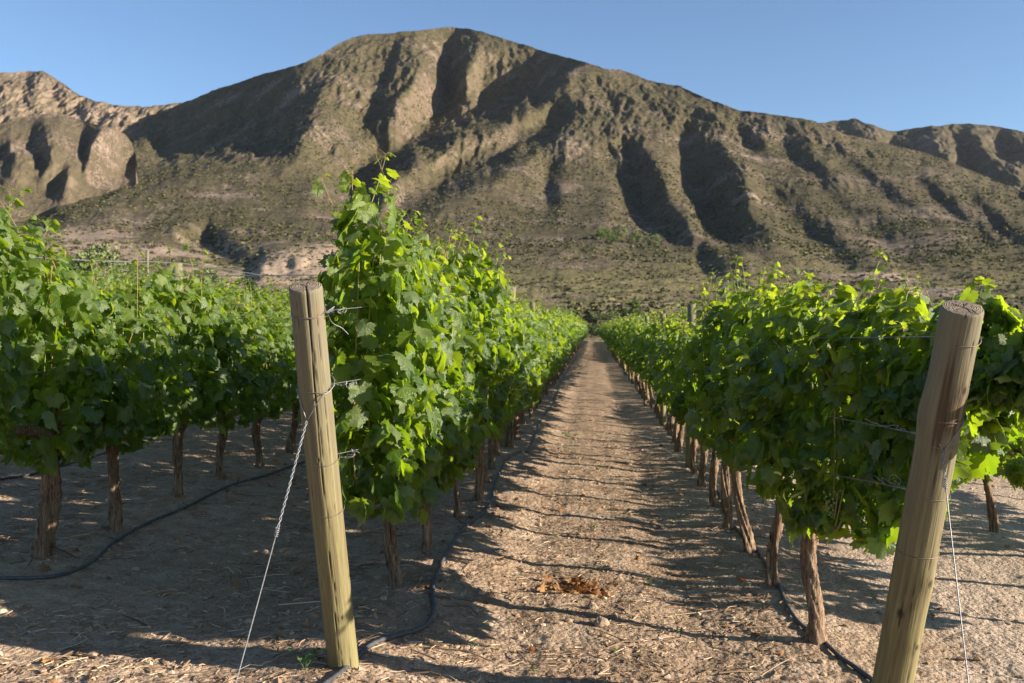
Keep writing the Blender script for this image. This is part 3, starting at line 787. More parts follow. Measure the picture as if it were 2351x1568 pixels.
x0, y0 = L1[0]
hero('L1', 0, x0, y0, 'tall bright green grapevine right behind the left end post, its long shoot topping all others', GL, 1001,
     dict(h=.56, r=.044, lean=(.02, -.02), twist=.8), dict(xshoots=[(835, 580, 745, 428, 4.85), (800, 620, 800, 500, 4.9), (965, 620, 970, 545, 5.6), (900, 600, 870, 535, 5.2)], top=1.98, ylo=-1.2, yhi=.45, bot=.47, half=.36, shoots=8, dens=1.4,
     xc_fn=lambda y: np.interp(y, [-1.2, -.7, 0], [.12, .08, .0]), top_fn=lambda y: np.interp(y, [-1.25, -1.0, -.75, -.5, -.2, 0, .5], [2.02, 2.12, 2.0, 1.84, 1.92, 1.82, 1.88])), [(.10, -.55, .78, 40), (.02, -.75, .76, 30)])
hero('L1', 1, *L1[1], 'second grapevine behind the left end post, straight dark trunk lit at its foot', GL, 1002, dict(h=.57, r=.036, lean=(0, .03), bend=.02), dict(top=1.92, bot=.48))
hero('L1', 2, *L1[2], 'third grapevine behind the left end post, trunk bent like a bow beside the hose', GL, 1003, dict(h=.57, r=.030, lean=(-.10, -.06), bend=.06), dict(xshoots=[(1060, 620, 1092, 508, 7.6), (1090, 640, 1112, 560, 7.8)], top=2.05, top_fn=lambda y: 1.98 + .12 * np.cos(y * 4), shoots=9))
hero('L1', 3, *L1[3], 'fourth grapevine behind the left end post, thick trunk beside the hose', GL, 1004, dict(h=.57, r=.044, bend=.03), dict(top=1.88))
hero('L1', 4, L1[4][0], 9.6, 'fifth grapevine behind the left end post, leaning trunk', GL, 1005, dict(h=.57, r=.044), dict(top=1.78, shoots=5))
hero('R1', 0, *R1[0], 'grapevine right behind the right end post, with thick gnarled trunk bent at its top', GR, 1011,
     dict(h=.66, r=.052, lean=(.03, .0), bend=.045, twist=1.6), dict(xshoots=[(1990, 720, 2000, 655, 4.8), (2090, 730, 2085, 670, 4.6), (2250, 760, 2256, 655, 4.25), (2290, 900, 2345, 800, 4.2), (2240, 900, 2345, 870, 4.2), (2250, 980, 2300, 900, 4.2)], top=1.72, ylo=-1.6, yhi=.45, nar=.55, bot=.68, half=.36, shoots=5, dens=2.2, bslope=.9, bot_fn=lambda y: np.interp(y, [-1.6, -1.35, -1.15, -.95, -.5, .0, .3], [.80, 1.05, .80, .54, .54, .60, .72]), top_fn=lambda y: np.interp(y, [-1.45, -1.2, -.7, 0, .4], [1.62, 1.66, 1.70, 1.74, 1.78]),
     xc_fn=lambda y: np.interp(y, [-1.8, -1.45, -.95, -.4, 0], [.62, .50, .34, .17, .06])), [(.0, -.42, .86, 56), (.10, -.62, .84, 40), (-.10, .05, .86, 30)])
hero('R1', 1, *R1[1], 'second grapevine behind the right end post, trunk curved like an S', GR, 1012, dict(h=.72, r=.040, lean=(-.03, .02), bend=.06), dict(xshoots=[(1880, 720, 1868, 650, 5.5)], top=1.74, bot=.76, half=.38, dens=1.6, shoots=6))
hero('R1', 2, *R1[2], 'third grapevine behind the right end post, trunk leaning left at its top', GR, 1013, dict(h=.72, r=.042, lean=(-.12, .02), bend=.02), dict(xshoots=[(1755, 710, 1779, 615, 6.6), (1700, 740, 1684, 640, 7.0)], top=1.88, bot=.74, shoots=7, dens=1.4))
hero('R1', 3, *R1[3], 'fourth grapevine behind the right end post, upright pale trunk', GR, 1014, dict(h=.72, r=.046, bend=.03), dict(top=1.80, bot=.72, shoots=8, dens=1.4))
x, y = L2[0]
hero('L2', 0, x, y, 'large grapevine at the left edge with a very thick leaning trunk', GL2, 1021, dict(h=.66, r=.066, lean=(.09, .02), bend=.02, seg=28), dict(xshoots=[(40, 570, 4, 468, 5.6), (85, 570, 92, 505, 5.9), (130, 620, 115, 560, 6.2)], top=2.0, bot=.58, half=.38, ylo=-1.5, yhi=.45, shoots=9,
     top_fn=lambda y: np.interp(y, [-1.5, -.9, -.3, .1, .5], [2.08, 2.05, 1.90, 1.74, 1.62])))
hero('L2', 1, *L2[1], 'second grapevine from the left edge with a straight dark trunk', GL2, 1022, dict(h=.64, r=.044, bend=.015), dict(top=1.60, bot=.57, half=.36))
hero('L2', 2, *L2[2], 'third grapevine from the left edge, trunk leaning slightly right', GL2, 1023, dict(h=.60, r=.040, lean=(.06, 0), bend=.02), dict(top=1.72, bot=.55, half=.36))
for k, (x, y) in enumerate(L2[3:]):
    add_vine((x, y, gz(x, y)), P1[k][0], P1[k][1], TR1[k], ORD[k + 3] + ' grapevine from the left edge, standing in shade under its leaves', GL2, sz=.87)
count += 15

far = []
def fill_row(rx, y0, y1, n_ind, group, what, ords, protos, first_n, seed, step=1.0):
    """the rest of a row: n_ind vines as things, the far ones into one mass"""
    global count
    rng = np.random.default_rng(seed); y = y0; i = 0
    while y < y1:
        x = rx + rng.normal(0, .035); yy = y + rng.normal(0, .05)
        if i < n_ind:
            lodn = yy < 27
            pq = protos if lodn else (P2R if protos is P1R else P2)
            fo, st = pq[rng.integers(0, len(pq))]
            tr = TR1[rng.integers(0, 6)] if lodn else TR2[rng.integers(0, 3)]
            k = first_n + i
            lab = '%s grapevine %s' % (ORD[k], ords) if ords and k < len(ORD) else 'one of the leafy grapevines crowded together down %s' % what
            add_vine((x, yy, gz(x, yy)), fo, st if yy < 20 else None, tr, lab, group, rz=math.pi * rng.integers(0, 2), sz=rng.uniform(.94, 1.05) * (.93 if rx < -3 else (.95 if rx > 1 and not lodn else 1)))
            count += 1
        else: far.append((x, yy, rng.integers(0, 4), rng.uniform(.92, 1.06) * (.68 if rx > 2 else 1)))
        y += step; i += 1
fill_row(-1.08, 10.5, 128, 70, GL, 'the row left of the path', 'behind the left end post', P1, 5, 21)
fill_row(1.175, 9.35, 128, 70, GR, 'the row right of the path', 'behind the right end post', P1L, 4, 22)
fill_row(-3.33, 12.0, 128, 45, GL2, 'the shaded row on the far left', None, P1, 6, 23)
fill_row(3.43, 6.0, 128, 42, GR2, 'the row at the right edge', None, P1R, 0, 24)
fill_row(-5.6, 8.5, 120, 30, 'grapevines of the second row from the left', 'the second row from the left', None, P1, 0, 25)
fill_row(5.7, 8.5, 120, 12, 'grapevines of the outermost row on the right', 'the outermost right row', None, P1R, 0, 26)
fill_row(-7.85, 14, 110, 0, '', '', None, P1, 0, 27)
fill_row(7.95, 14, 110, 0, '', '', None, P1, 0, 28)
for k_, rx_ in enumerate((10.2, 12.45, 14.7, -10.1, -12.35)): fill_row(rx_, 16, 110, 0, '', '', None, P1, 0, 40 + k_)
# the far ends of the rows, past what can be told apart: one mass
def mass():
    VV, FF, TT, CC = [], [], [], []; n = 0
    cache = []
    for f, s in P2:
        nv = len(f.vertices); co = np.empty(nv * 3, np.float32); f.vertices.foreach_get('co', co)
        ix = np.empty(len(f.loops), np.int32); f.loops.foreach_get('vertex_index', ix)
        ti = np.empty(nv, np.float32); f.attributes['tint'].data.foreach_get('value', ti)
        cache.append((co.reshape(-1, 3), ix.reshape(-1, 3), ti))
    for x, y, k, s in far:
        co, ix, ti = cache[k]
        keep = len(ix) if y < 60 else len(ix)
        VV.append(co * (1, 1, s) + (x, y, gz(x, y))); FF.append(ix + n); TT.append(ti); n += len(co)
    V = np.concatenate(VV); 
    o = link('far_vine_rows', tri_mesh('far_vine_rows', V, np.concatenate(FF), LEAF, {'tint': np.concatenate(TT)}, {'leafco': np.zeros((len(V), 3)) + (.3, .3, 0)}))
    tag(o, 'green mass of vine rows running together toward the far end of the field', 'vines', None, 'stuff')
mass()
# ================================================================ posts
WOOD = mat_post(); WOODS = mat_post(True); ENDG = mat_endgrain()
WIRE = mat_simple('galvanised_wire', (.22, .22, .23), .5, .5, metal=.55, var=.2, scale=80)
RUST = mat_simple('old_tie_wire', (.22, .17, .14), .6, .4, metal=.5, var=.3, scale=120)
HOSE = mat_simple('black_hose', (.060, .064, .072), .55, .45, var=.35, scale=30, bump=.001)

def post_mesh(L, r0, r1, seed, crack, stain=False, bulge=(), knots=(), star=6, seg=112, n=240):
    """round post along +Z with an end-grain top; crack: (angle deg at top, at bottom, from z fraction) dark groove"""
    rng = np.random.default_rng(seed)
    t = np.linspace(0, 1, n)[:, None]; th = (np.arange(seg) * 2 * np.pi / seg)[None]
    z = t * L + 0 * th
    cx, cy = np.cos(th) + 0 * t, np.sin(th) + 0 * t
    R = (r0 + (r1 - r0) * t) * (1 + .012 * fbm(cx * 1.1 + seed, cy * 1.1 + t * 2.5, seed, 3) * 3 + .004 * fbm(cx * 9, cy * 9 + t * 2, seed + 4, 2))
    bow = .006 * np.sin(t[:, 0] * 3.1 + seed)
    ck = np.zeros_like(R); st = np.zeros_like(R)
    for (a1, a0, zf, wd, dp) in crack:
        ac = np.radians(a0 + (a1 - a0) * t) + .05 * fbm(t * 6 + seed, t * 0 + a1, seed + 9, 3)
        d = (th - ac + np.pi) % (2 * np.pi) - np.pi
        w = np.maximum(.010, wd * np.clip((t - zf) / max(1e-6, 1 - zf), 0, 1) ** 2.2) * (1 + .5 * fbm(t * 14, t * 0, seed + 12, 2))
        k = np.exp(-(d / np.maximum(w, 1e-4)) ** 2) * (t > zf)
        on = sstep(-.25, 0, fbm(t * 22, t * 0 + 3, seed + 5, 2)) if wd < .03 else 1.0
        ck = np.maximum(ck, k * on); R = R - dp * k * on * np.clip(.35 + t, 0, 1)
    for (zc, a, h, wd) in bulge:
        d = (th - math.radians(a) + np.pi) % (2 * np.pi) - np.pi
        R = R + h * np.exp(-((z - zc) / wd) ** 2 - (d / .7) ** 2)
    for (zc, a, s) in knots:
        d = (th - math.radians(a) + np.pi) % (2 * np.pi) - np.pi; q = np.hypot(d * .075, (z - zc) * .6) / s
        ck = np.maximum(ck, .85 * np.exp(-q ** 4)); R = R + .004 * np.exp(-(q / 2.0) ** 2) - .005 * np.exp(-q ** 4)
    if stain:
        for (zc, a, wz, wa, s) in stain:
            d = (th - math.radians(a) + np.pi) % (2 * np.pi) - np.pi
            e = np.where(z > zc, (z - zc) / (wz * 1.6), (zc - z) / (wz * .55))
            st = np.maximum(st, s * np.exp(-e ** 2 - (d / wa) ** 4) * np.clip(1.15 + 3.2 * fbm(cx * 9, cy * 9 + t, seed + 31, 3), .2, 2))
    R[-1] *= .965
    V = np.stack([R * cx + bow[:, None] * np.ones_like(R), R * cy, z], -1).reshape(-1, 3)
    i = np.arange(n * seg).reshape(n, seg); j = np.roll(i, -1, 1)
    F = np.stack([i[:-1], j[:-1], j[1:], i[1:]], -1).reshape(-1, 4); side = len(F)
    # top: rings inward
    m = 26; fr = np.linspace(1, 0.0, m + 1)[1:-1]
    capR = fr[:, None] * R[-1][None]; rr = fr[:, None]
    zc = L + .0035 * (1 - rr ** 6) + .0012 * fbm(rr * 9 * cx[:1], rr * 9 * cy[:1], seed + 2, 3)
    ckc = np.zeros_like(capR)
    for q in range(star):
        a = rng.uniform(0, 2 * np.pi); ln = rng.uniform(.35, .95); ww = rng.uniform(.006, .012)
        if q == 0 and crack: a = math.radians(crack[0][0]); ln = 1.2; ww = .018 if crack[0][3] > .04 else .008
        if q == 1 and crack and crack[0][3] > .04: a = math.radians(crack[0][0] + 165); ln = .8; ww = .010
        d = np.abs((th - a - .25 * fbm(rr * 3, rr * 0 + q, seed, 2) + np.pi) % (2 * np.pi) - np.pi)
        dist = rr * np.sin(np.minimum(d, 1.57)) / 1.0
        ckc = np.maximum(ckc, np.exp(-(dist / (ww * 2.2)) ** 2) * (rr < ln) * (d < 1.5))
    zc = zc - .006 * ckc
    CV = np.stack([capR * cx[:1] + bow[-1], capR * cy[:1], zc], -1).reshape(-1, 3)
    base = len(V); ci = base + np.arange((m - 1) * seg).reshape(m - 1, seg); ring = np.concatenate([i[-1:], ci]); rj = np.roll(ring, -1, 1)
    CF = np.stack([ring[:-1], rj[:-1], rj[1:], ring[1:]], -1).reshape(-1, 4)
    V = np.concatenate([V, CV, [[bow[-1], 0, L + .003]]]); cen = len(V) - 1
    last = ring[-1]; lf = np.stack([last, np.roll(last, -1), np.full(seg, cen), np.full(seg, cen)], -1)
    crk = np.concatenate([ck.ravel(), ckc.ravel(), [0]]); stn = np.concatenate([np.minimum(st, .8).ravel(), ckc.ravel() * 0, [0]])
    T = np.concatenate([F, CF]); tri = np.concatenate([T[:, [0, 1, 2]], T[:, [0, 2, 3]], lf[:, :3]])
    iscap = np.concatenate([np.arange(len(T)) >= side, np.arange(len(T)) >= side, np.ones(seg, bool)]).astype(int)
    return tri_mesh('timber', V, tri, None, {'crack': crk, 'stain': stn}, mats=[WOODS if stain else WOOD, ENDG], midx=iscap)

def axis_rot(a, b):
    d = Vector(b) - Vector(a); return Vector((0, 0, 1)).rotation_difference(d).to_matrix(), d.length

def ring_path(r, z, tilt=0.0, n=40, turns=1.0, ph=0.0):
    a = np.linspace(0, 2 * np.pi * turns, int(n * turns)) + ph
    return np.stack([r * np.cos(a), r * np.sin(a), z + tilt * np.sin(a) + .002 * np.sin(a * 3)], -1)

def end_post(name, label, base, top, r0, r1, seed, bands, mesh_kw, ties):
    base = Vector(base); top = Vector(top); ax = (top - base).normalized(); foot = base - ax * .25
    M, L = axis_rot(foot, top)
    e = thing(name, label, 'post', foot); e.rotation_euler = M.to_euler()
    link('timber', post_mesh(L, r0, r1, seed, **mesh_kw), e)
    for (z, tilt, turns, w) in bands:
        rr = r0 + (r1 - r0) * (z / L) + .0022
        s = Soup(); s.add(*tube(ring_path(rr, z, tilt, turns=turns), w, 5)); link('wire_band', s.mesh('wire_band', RUST), e)
    for pts in ties:
        s = Soup(); s.add(*tube(smooth_path(pts, 60), .0014, 5)); link('tie_wire', s.mesh('tie_wire', WIRE), e)
    return e, M, L, foot

# left end post: its foot and top as surveyed
bx, by = on_ground(789, 1552); lb = np.array([bx, by, gz(bx, by)])
lt = sight(702, 657, 3.60)
def on_post(base, top, py, tries=60):
    """fraction up the post axis where it crosses that elevation"""
    best = 0; bd = 1e9
    for f in np.linspace(0, 1, 400):
        p = base + (top - base) * f; d = p - np.array([0, 0, CAM_H]); w = d @ _cf; y_ = 784 - FPX * (d @ _cu) / w
        if abs(y_ - py) < bd: bd = abs(y_ - py); best = f
    return best
def zl(base, top, py): return .25 + on_post(base, top, py) * np.linalg.norm(top - base)
rngT = np.random.default_rng(5)
def curl(p0, d, n=16, r=.012, ln=.06, seed=0):
    g = np.random.default_rng(seed); p0 = np.array(p0); d = np.array(d, float); pts = [p0]
    for k in range(1, n): pts.append(p0 + d * ln * k / n + g.normal(0, r, 3) * min(1, k / 4))
    return pts
zs = [zl(lb, lt, p) for p in (717, 888, 1050, 1167)]
RL0, RL1 = .0675, .0615
ties = [curl((RL1 + .002, .0, zs[0]), (1, .2, .1), seed=1, ln=.07), curl((RL1 + .002, .01, zs[1]), (1, .3, .0), seed=2, ln=.10, r=.006), curl((RL1 + .002, .01, zs[2]), (1, .2, .2), seed=3, ln=.09, r=.010),
        [(RL1 + .01, 0, zs[0]), (RL1 + .02, .02, zs[0] - .05), (RL1 + .05, .04, zs[0] - .08), (RL1 + .07, .05, zs[0] - .11)]]
end_post('end_post', 'cracked round wooden end post left of the path, leaning toward the viewer', lb, lt, RL0, RL1, 3,
    [(zs[0], .004, 2, .0013), (zs[0] + .004, .005, 1, .0013), (zs[1], -.004, 1, .0016), (zs[2], .002, 1, .0012), (zs[3], .003, 2, .0013)],
    dict(crack=[(-70, -88, .05, .045, .012), (-62, -80, .0, .012, .004), (-110, -112, .45, .010, .003), (-40, -45, .1, .009, .003), (-128, -125, .2, .008, .003), (-95, -96, .6, .007, .002)], knots=[(.55, -60, .006), (1.32, -84, .006)], star=5), ties)
# right end post
rb = sight(2035, 1618, 4.40); rb[2] = gz(rb[0], rb[1])
rt = sight(2214, 706, 3.62)
zr = [zl(rb, rt, p) for p in (774, 955, 1003, 1132, 1262)]
RR0, RR1 = .084, .0715; Lr = .25 + np.linalg.norm(rt - rb)
end_post('end_post', 'stout stained wooden end post at the right, leaning to the right', rb, rt, RR0, RR1, 8,
    [(zr[0], .006, 3, .0014), (zr[1], -.010, 1, .0016), (zr[2], .008, 1, .0013), (zr[3], -.016, 1, .0013), (zr[4], -.014, 2, .0014)],
    dict(crack=[(-60, -75, .1, .012, .004), (-100, -98, .3, .010, .003), (-120, -122, .0, .009, .003), (-35, -40, .0, .010, .003), (-82, -80, .5, .007, .002), (-20, -24, .1, .008, .003)],
         bulge=[(Lr - .42, 180, .012, .10), (.95, -30, .004, .10), (.75, 200, .004, .06)], knots=[(Lr - .30, -62, .011), (.98, -55, .012), (.83, -125, .014), (.66, -60, .009), (.35, -95, .006)], star=11,
         stain=[(Lr - .45, -112, .15, .22, 1.2), (Lr - .43, -88, .09, .13, 1.0), (Lr - .41, -68, .12, .14, 1.1), (Lr - .41, -38, .10, .2, .6), (1.0, -85, .06, .1, .5)]),
    [curl((-RR1, .02, zr[0]), (-1, .5, .05), seed=11, ln=.10, r=.004), curl((-RR1, .02, zr[2]), (-1, .4, .08), seed=12, ln=.20, r=.006), curl((-RR1, .02, zr[3]), (-1, .5, .18), seed=13, ln=.11, r=.014)])

# guy wires
def guy(label, base, top, py_loop, rad, join, fol_py, twist_to, end, seed):
    """loop round the post, two strands meeting at join, twisted down to twist_to, one wire on to the ground"""
    f = on_post(base, top, py_loop); c = base + (top - base) * f; ax = (top - base) / np.linalg.norm(top - base)
    s = Soup(); join = np.array(join); tw = np.array(twist_to); end = np.array(end)
    u = join - c; u -= ax * (u @ ax); u /= np.linalg.norm(u); v = np.cross(ax, u)
    for sg in (-1, 1):
        pts = [c + rad * (u * math.cos(a) + v * sg * math.sin(a)) + ax * .02 * math.cos(a) * -1 for a in np.linspace(math.pi, .9, 9)]
        pts.append(join); 
        s.add(*tube(smooth_path(pts, 40), .0022, 6))
    n = 120; t = np.linspace(0, 1, n)[:, None]; d = tw - join; dn = d / np.linalg.norm(d); a1 = np.cross(dn, (1, 0, .1)); a1 /= np.linalg.norm(a1); a2 = np.cross(dn, a1)
    turns = np.linalg.norm(d) / .055
    for ph in (0, math.pi):
        s.add(*tube(join + d * t + .0032 * (np.cos(t * 2 * np.pi * turns + ph) * a1 + np.sin(t * 2 * np.pi * turns + ph) * a2), .0022, 6))
    for k in np.linspace(0, .028, 5):                                  # binding coils
        p = tw + dn * k; a = np.linspace(0, 2 * np.pi, 14)[:, None]; s.add(*tube(p + .0065 * (np.cos(a) * a1 + np.sin(a) * a2) + dn * a * .0008, .0022, 5))
    s.add(*tube(smooth_path([tw + a1 * .005, tw + a1 * .02 + dn * .008], 6), .0022, 5))
    s.add(*tube(smooth_path([tw, tw * .5 + end * .5 - np.array([0, 0, .006]), end], 20), .0023, 6))
    o = link('guy_wire', s.mesh('guy_wire', WIRE)); return tag(o, label, 'wire')
def face(base, top, px, py, rad):
    f = on_post(base, top, py); c = base + (top - base) * f; return sight(px, py, c[1] - rad)
jl = face(lb, lt, 704, 967, .085); tl = sight(638, 1212, jl[1] - .22); el = sight(540, 1568, jl[1] - .70); dl = el - tl; el2 = el + dl * ((gz(el[0], el[1]) - el[2]) / dl[2])
guy('twisted guy wire running from the left end post down to the ground', lb, lt, 885, .072, jl, 0, tl, el2, 1)
jr = face(rb, rt, 2166, 1038, .095); tr_ = sight(2169, 1100, jr[1] - .04); er = sight(2224, 1568, jr[1] - .36); dr = er - tr_; er2 = er + dr * ((gz(er[0], er[1]) - er[2]) / dr[2])
guy('straight guy wire running down beside the right end post', rb, rt, 950, .0775, jr, 0, tr_, er2, 2)

# slimmer posts inside the rows
def row_post(x, y, h, r, label, group, lean=(0, 0), mat=None, cat='post', name='row_post'):
    g = gz(x, y); s = Soup(); n = 14; t = np.linspace(0, 1, n)
    V, F = tube(np.stack([lean[0] * t, lean[1] * t, -.1 + t * (h + .1)], -1), r * (1 - .08 * t), 14)
    me = tri_mesh('row_post', V, F, mat or WOOD, {'crack': np.zeros(len(V))}); o = link(name, me, None, (x, y, g)); return tag(o, label, cat, group)
x1, y1 = on_ground(1154, 1031)
row_post(x1, y1, sight(1195, 659, y1)[2] - gz(x1, y1), .055, 'first slim post inside the row left of the path, its top showing above the leaves', 'slim posts inside the vine rows', (.12, 0))
x2, y2 = on_ground(1583, 1081)
row_post(x2, y2, sight(1601, 697, y2)[2] - gz(x2, y2), .052, 'first slim post inside the row right of the path, grey top above the leaves', 'slim posts inside the vine rows', (.02, 0))
for k in range(9):
    row_post(-1.08, y1 + 5.2 * (k + 1), 1.95, .05, 'one of the slim posts farther down the row left of the path', 'posts farther down the left row')
    row_post(1.175, y2 + 5.1 * (k + 1), 1.90, .05, 'one of the slim posts farther down the row right of the path', 'posts farther down the right row')
p3 = sight(406, 604, 12.4)
row_post(p3[0], 12.4, p3[2] - gz(p3[0], 12.4), .075, 'pale post standing above the far left vines with wires at its top', 'slim posts inside the vine rows')
p4 = sight(338, 575, 17.0)
row_post(p4[0], 17.0, p4[2] - gz(p4[0], 17.0), .028, 'thin pale stake poking up behind the far left vines', 'slim posts inside the vine rows', name='stake', cat='stake')
pa, pb = sight(2308, 1010, 8.3), sight(2356, 1130, 8.3); pb = pb + (pb - pa) * (pb[2] - gz(pb[0], 8.3)) / (pa[2] - pb[2])
s = Soup(); s.add(*tube(smooth_path([pa, (pa + pb) / 2 + (.01, 0, 0), pb], 8), np.linspace(.022, .026, 8), 10))
st_ = link('stake', tri_mesh('stake', np.concatenate(s.V), np.concatenate(s.F), WOOD, {'crack': np.zeros(s.n)})); tag(st_, 'slanting wooden stake at the right edge under the leaves', 'stake')
for k in range(4): row_post(-3.33, 14.6 + 5.2 * k, 1.9, .05, 'one of the posts hidden in the shaded row on the far left', 'posts in the far left row')

def wire(pts, r, label, name='trellis_wire', mat=None, n=60, group=None, cat='wire'):
    s = Soup(); s.add(*tube(smooth_path(pts, n), r, 5)); return tag(link(name, s.mesh(name, mat or WIRE)), label, cat, group)
tz = [lb + (lt - lb) * on_post(lb, lt, p) for p in (717, 888, 1050)]
for k, (p, z, nm) in enumerate(zip(tz, (1.72, 1.28, .85), ('top', 'middle', 'lowest'))):
    wire([p, (-1.02, 7, z + .07), (-1.0, 12, z + .07), (-1.05, 40, z), (-1.08, 110, z)], .0019, nm + ' trellis wire of the row left of the path')
tz = [rb + (rt - rb) * on_post(rb, rt, p) for p in (774, 1003, 1132)]
for k, (p, z, nm) in enumerate(zip(tz, (1.62, 1.25, .95), ('top', 'middle', 'lowest'))):
    wire([p - np.array([.04, -.02, 0]), (1.05, 6, z - .07), (1.12, 12, z - .07), (1.16, 40, z - .05), (1.175, 110, z - .05)], .0019, nm + ' trellis wire of the row right of the path')
for z, nm, dx in ((1.15, 'lower', .22), (1.50, 'upper', .18)):
    wire([(-3.33 + dx, 4.0, z + .21), (-3.33 + dx, 9, z + .20), (-3.33 + dx, 14, z + .21), (-3.33, 110, z)], .002, nm + ' wire along the shaded row on the far left')
wire([sight(60, 590, 9.3), sight(230, 599, 10.6), p3, sight(530, 620, 17), sight(655, 641, 26)], .006, 'sloping wire fixed to the top of the pale far left post')
wire([sight(-60, 634, 12.0), sight(400, 634, 12.0), sight(760, 631, 12.0)], .0055, 'level cable crossing the rows behind the far left vines', 'cross_cable')
wire([sight(200, 607, 16.0), p4 - np.array([0, 0, .4]), sight(450, 640, 24)], .004, 'thin sagging wire beside the stake behind the far left vines')

# drip hoses
def hose(pts, label, tail=None, r=.0115, lift=.008):
    P = [(*on_ground(*p),) for p in pts]; P = [(x, y, gz(x, y) + lift) for x, y in P]
    path = smooth_path(P, 12 * len(P))
    zz = np.pad(ground_z(path[:, 0], path[:, 1]), 6, mode='edge'); path[:, 2] = np.convolve(zz, np.ones(13) / 13, 'valid') + lift + .004
    if tail: path = np.concatenate([path, np.array([(x, y, gz(x, y) + lift) for x, y in tail])])
    s = Soup(); s.add(*tube(path, r, 9)); return tag(link('drip_hose', s.mesh('drip_hose', HOSE)), label, 'hose')
hose([(740, 1610), (795, 1566), (850, 1512), (905, 1486), (960, 1465), (985, 1445), (996, 1415), (993, 1385), (1000, 1350), (1020, 1300), (1050, 1255), (1085, 1217), (1116, 1192), (1128, 1160), (1140, 1112), (1158, 1075), (1185, 1053), (1212, 1047)],
     'black drip hose winding past the foot of the left end post', [(-.80, 13, ), (-.85, 16), (-.8, 20), (-.9, 30), (-.9, 60)])
hose([(2060, 1630), (1985, 1568), (1930, 1530), (1885, 1490), (1840, 1460), (1806, 1410), (1787, 1360), (1757, 1310), (1735, 1275), (1700, 1240), (1665, 1190)], 'black drip hose along the trunks right of the path', [(1.25, 10), (1.2, 14), (1.25, 20), (1.2, 40)])
hose([(-60, 1345), (60, 1341), (150, 1325), (215, 1290), (265, 1248), (330, 1215), (400, 1187), (460, 1160), (540, 1128), (610, 1100), (650, 1082)], 'black drip hose snaking over the shaded soil at the lower left', [(-2.75, 14), (-2.9, 20)], r=.0105)
hose([(-60, 1112), (60, 1096), (150, 1070), (230, 1043), (320, 1020), (400, 990), (450, 962)], 'drip hose lying in the shade behind the far left trunks', None, r=.0105)

# ================================================================ litter on the soil
def batch_sticks(n, rng, xr, yr, Ls, rs, name, label, stops, cat):
    y = yr[0] + (yr[1] - yr[0]) * rng.uniform(0, 1, n) ** 1.5; x = rng.uniform(xr[0], xr[1], n) * np.clip(y / 7, .6, 1.6)
    keep = fbm(x / .8, y / .8, 55, 3) > -.22; x, y = x[keep], y[keep]; n = len(x)
    L = rng.uniform(*Ls, n) * rng.uniform(.4, 1, n); a = rng.uniform(0, np.pi, n); r = rng.uniform(*rs, n)
    D = np.stack([np.cos(a), np.sin(a), rng.normal(0, .10, n)], -1); B = rng.normal(0, .12, (n, 3)); B[:, 2] = np.abs(B[:, 2]) * .5
    C0 = np.stack([x, y, ground_z(x, y) + r * .8 + rng.uniform(0, .006, n)], -1)
    pts = [C0 - D * L[:, None] / 2, C0 + B * L[:, None], C0 + D * L[:, None] / 2]
    for q in (0, 2): pts[q][:, 2] = np.maximum(pts[q][:, 2], ground_z(pts[q][:, 0], pts[q][:, 1]) + r * .5)
    S = np.stack([-np.sin(a), np.cos(a), 0 * a], -1); U = np.array([0, 0, 1.0])
    V = []
    for k, p in enumerate(pts):
        rk = r * (1, .95, .6)[k]
        for m in range(4):
            c, s_ = math.cos(m * math.pi / 2 + .78), math.sin(m * math.pi / 2 + .78)
            V.append(p + S * (rk * c)[:, None] + U * (rk * s_)[:, None])
    V = np.stack(V, 1).reshape(-1, 3); f = []
    for k in range(2):
        for m in range(4):
            a0, a1 = k * 4 + m, k * 4 + (m + 1) % 4; f += [(a0, a1, a1 + 4), (a0, a1 + 4, a0 + 4)]
    f += [(0, 2, 1), (0, 3, 2), (8, 9, 10), (8, 10, 11)]
    F = (np.array(f)[None] + (np.arange(n) * 12)[:, None, None]).reshape(-1, 3)
    o = link(name, tri_mesh(name, V, F, mat_litter(name, stops), {'tint': np.repeat(rng.uniform(0, 1, n), 12)}, smooth=False))
    return tag(o, label, cat, None, 'stuff')
g_ = np.random.default_rng(77)
batch_sticks(17000, g_, (-4.6, 1.25), (3.0, 22), (.02, .12), (.0014, .0034), 'straw_litter', 'pale straw and bark shreds strewn over the soil', [(0, (.13, .08, .05)), (.45, (.32, .22, .13)), (1, (.60, .47, .32))], 'straw')
batch_sticks(1100, g_, (-4.5, 1.6), (3.0, 16), (.12, .36), (.0022, .0045), 'pruned_twigs', 'dry pruned vine twigs lying on the soil', [(0, (.10, .06, .04)), (.6, (.28, .19, .12)), (1, (.50, .39, .27))], 'twigs')
def clods(n, rng, xr, yr, smin, smax, name, label, cat, stops):
    y = yr[0] + (yr[1] - yr[0]) * rng.uniform(0, 1, n) ** 1.4; x = rng.uniform(*xr, n) * np.clip(y / 7, .6, 1.6)
    k = fbm(x / .6, y / .6, 66, 3) > -.15; x, y = x[k], y[k]; n = len(x)
    s = smin * (smax / smin) ** (rng.uniform(0, 1, n) ** 2.6); Vb, Fb = BALL1; m = len(Vb)
    V = Vb[None] * (1 + rng.normal(0, .20, (n, m, 1))) * s[:, None, None] * np.stack([rng.uniform(.7, 1.4, n), rng.uniform(.7, 1.4, n), rng.uniform(.45, .9, n)], -1)[:, None]
    V = V + np.stack([x, y, ground_z(x, y) + s * .15], -1)[:, None]
    F = (Fb[None] + (np.arange(n) * m)[:, None, None]).reshape(-1, 3)
    o = link(name, tri_mesh(name, V.reshape(-1, 3), F, mat_litter(name, stops, .95), {'tint': np.repeat(rng.uniform(0, 1, n), m)}, smooth=False)); return tag(o, label, cat, None, 'stuff')
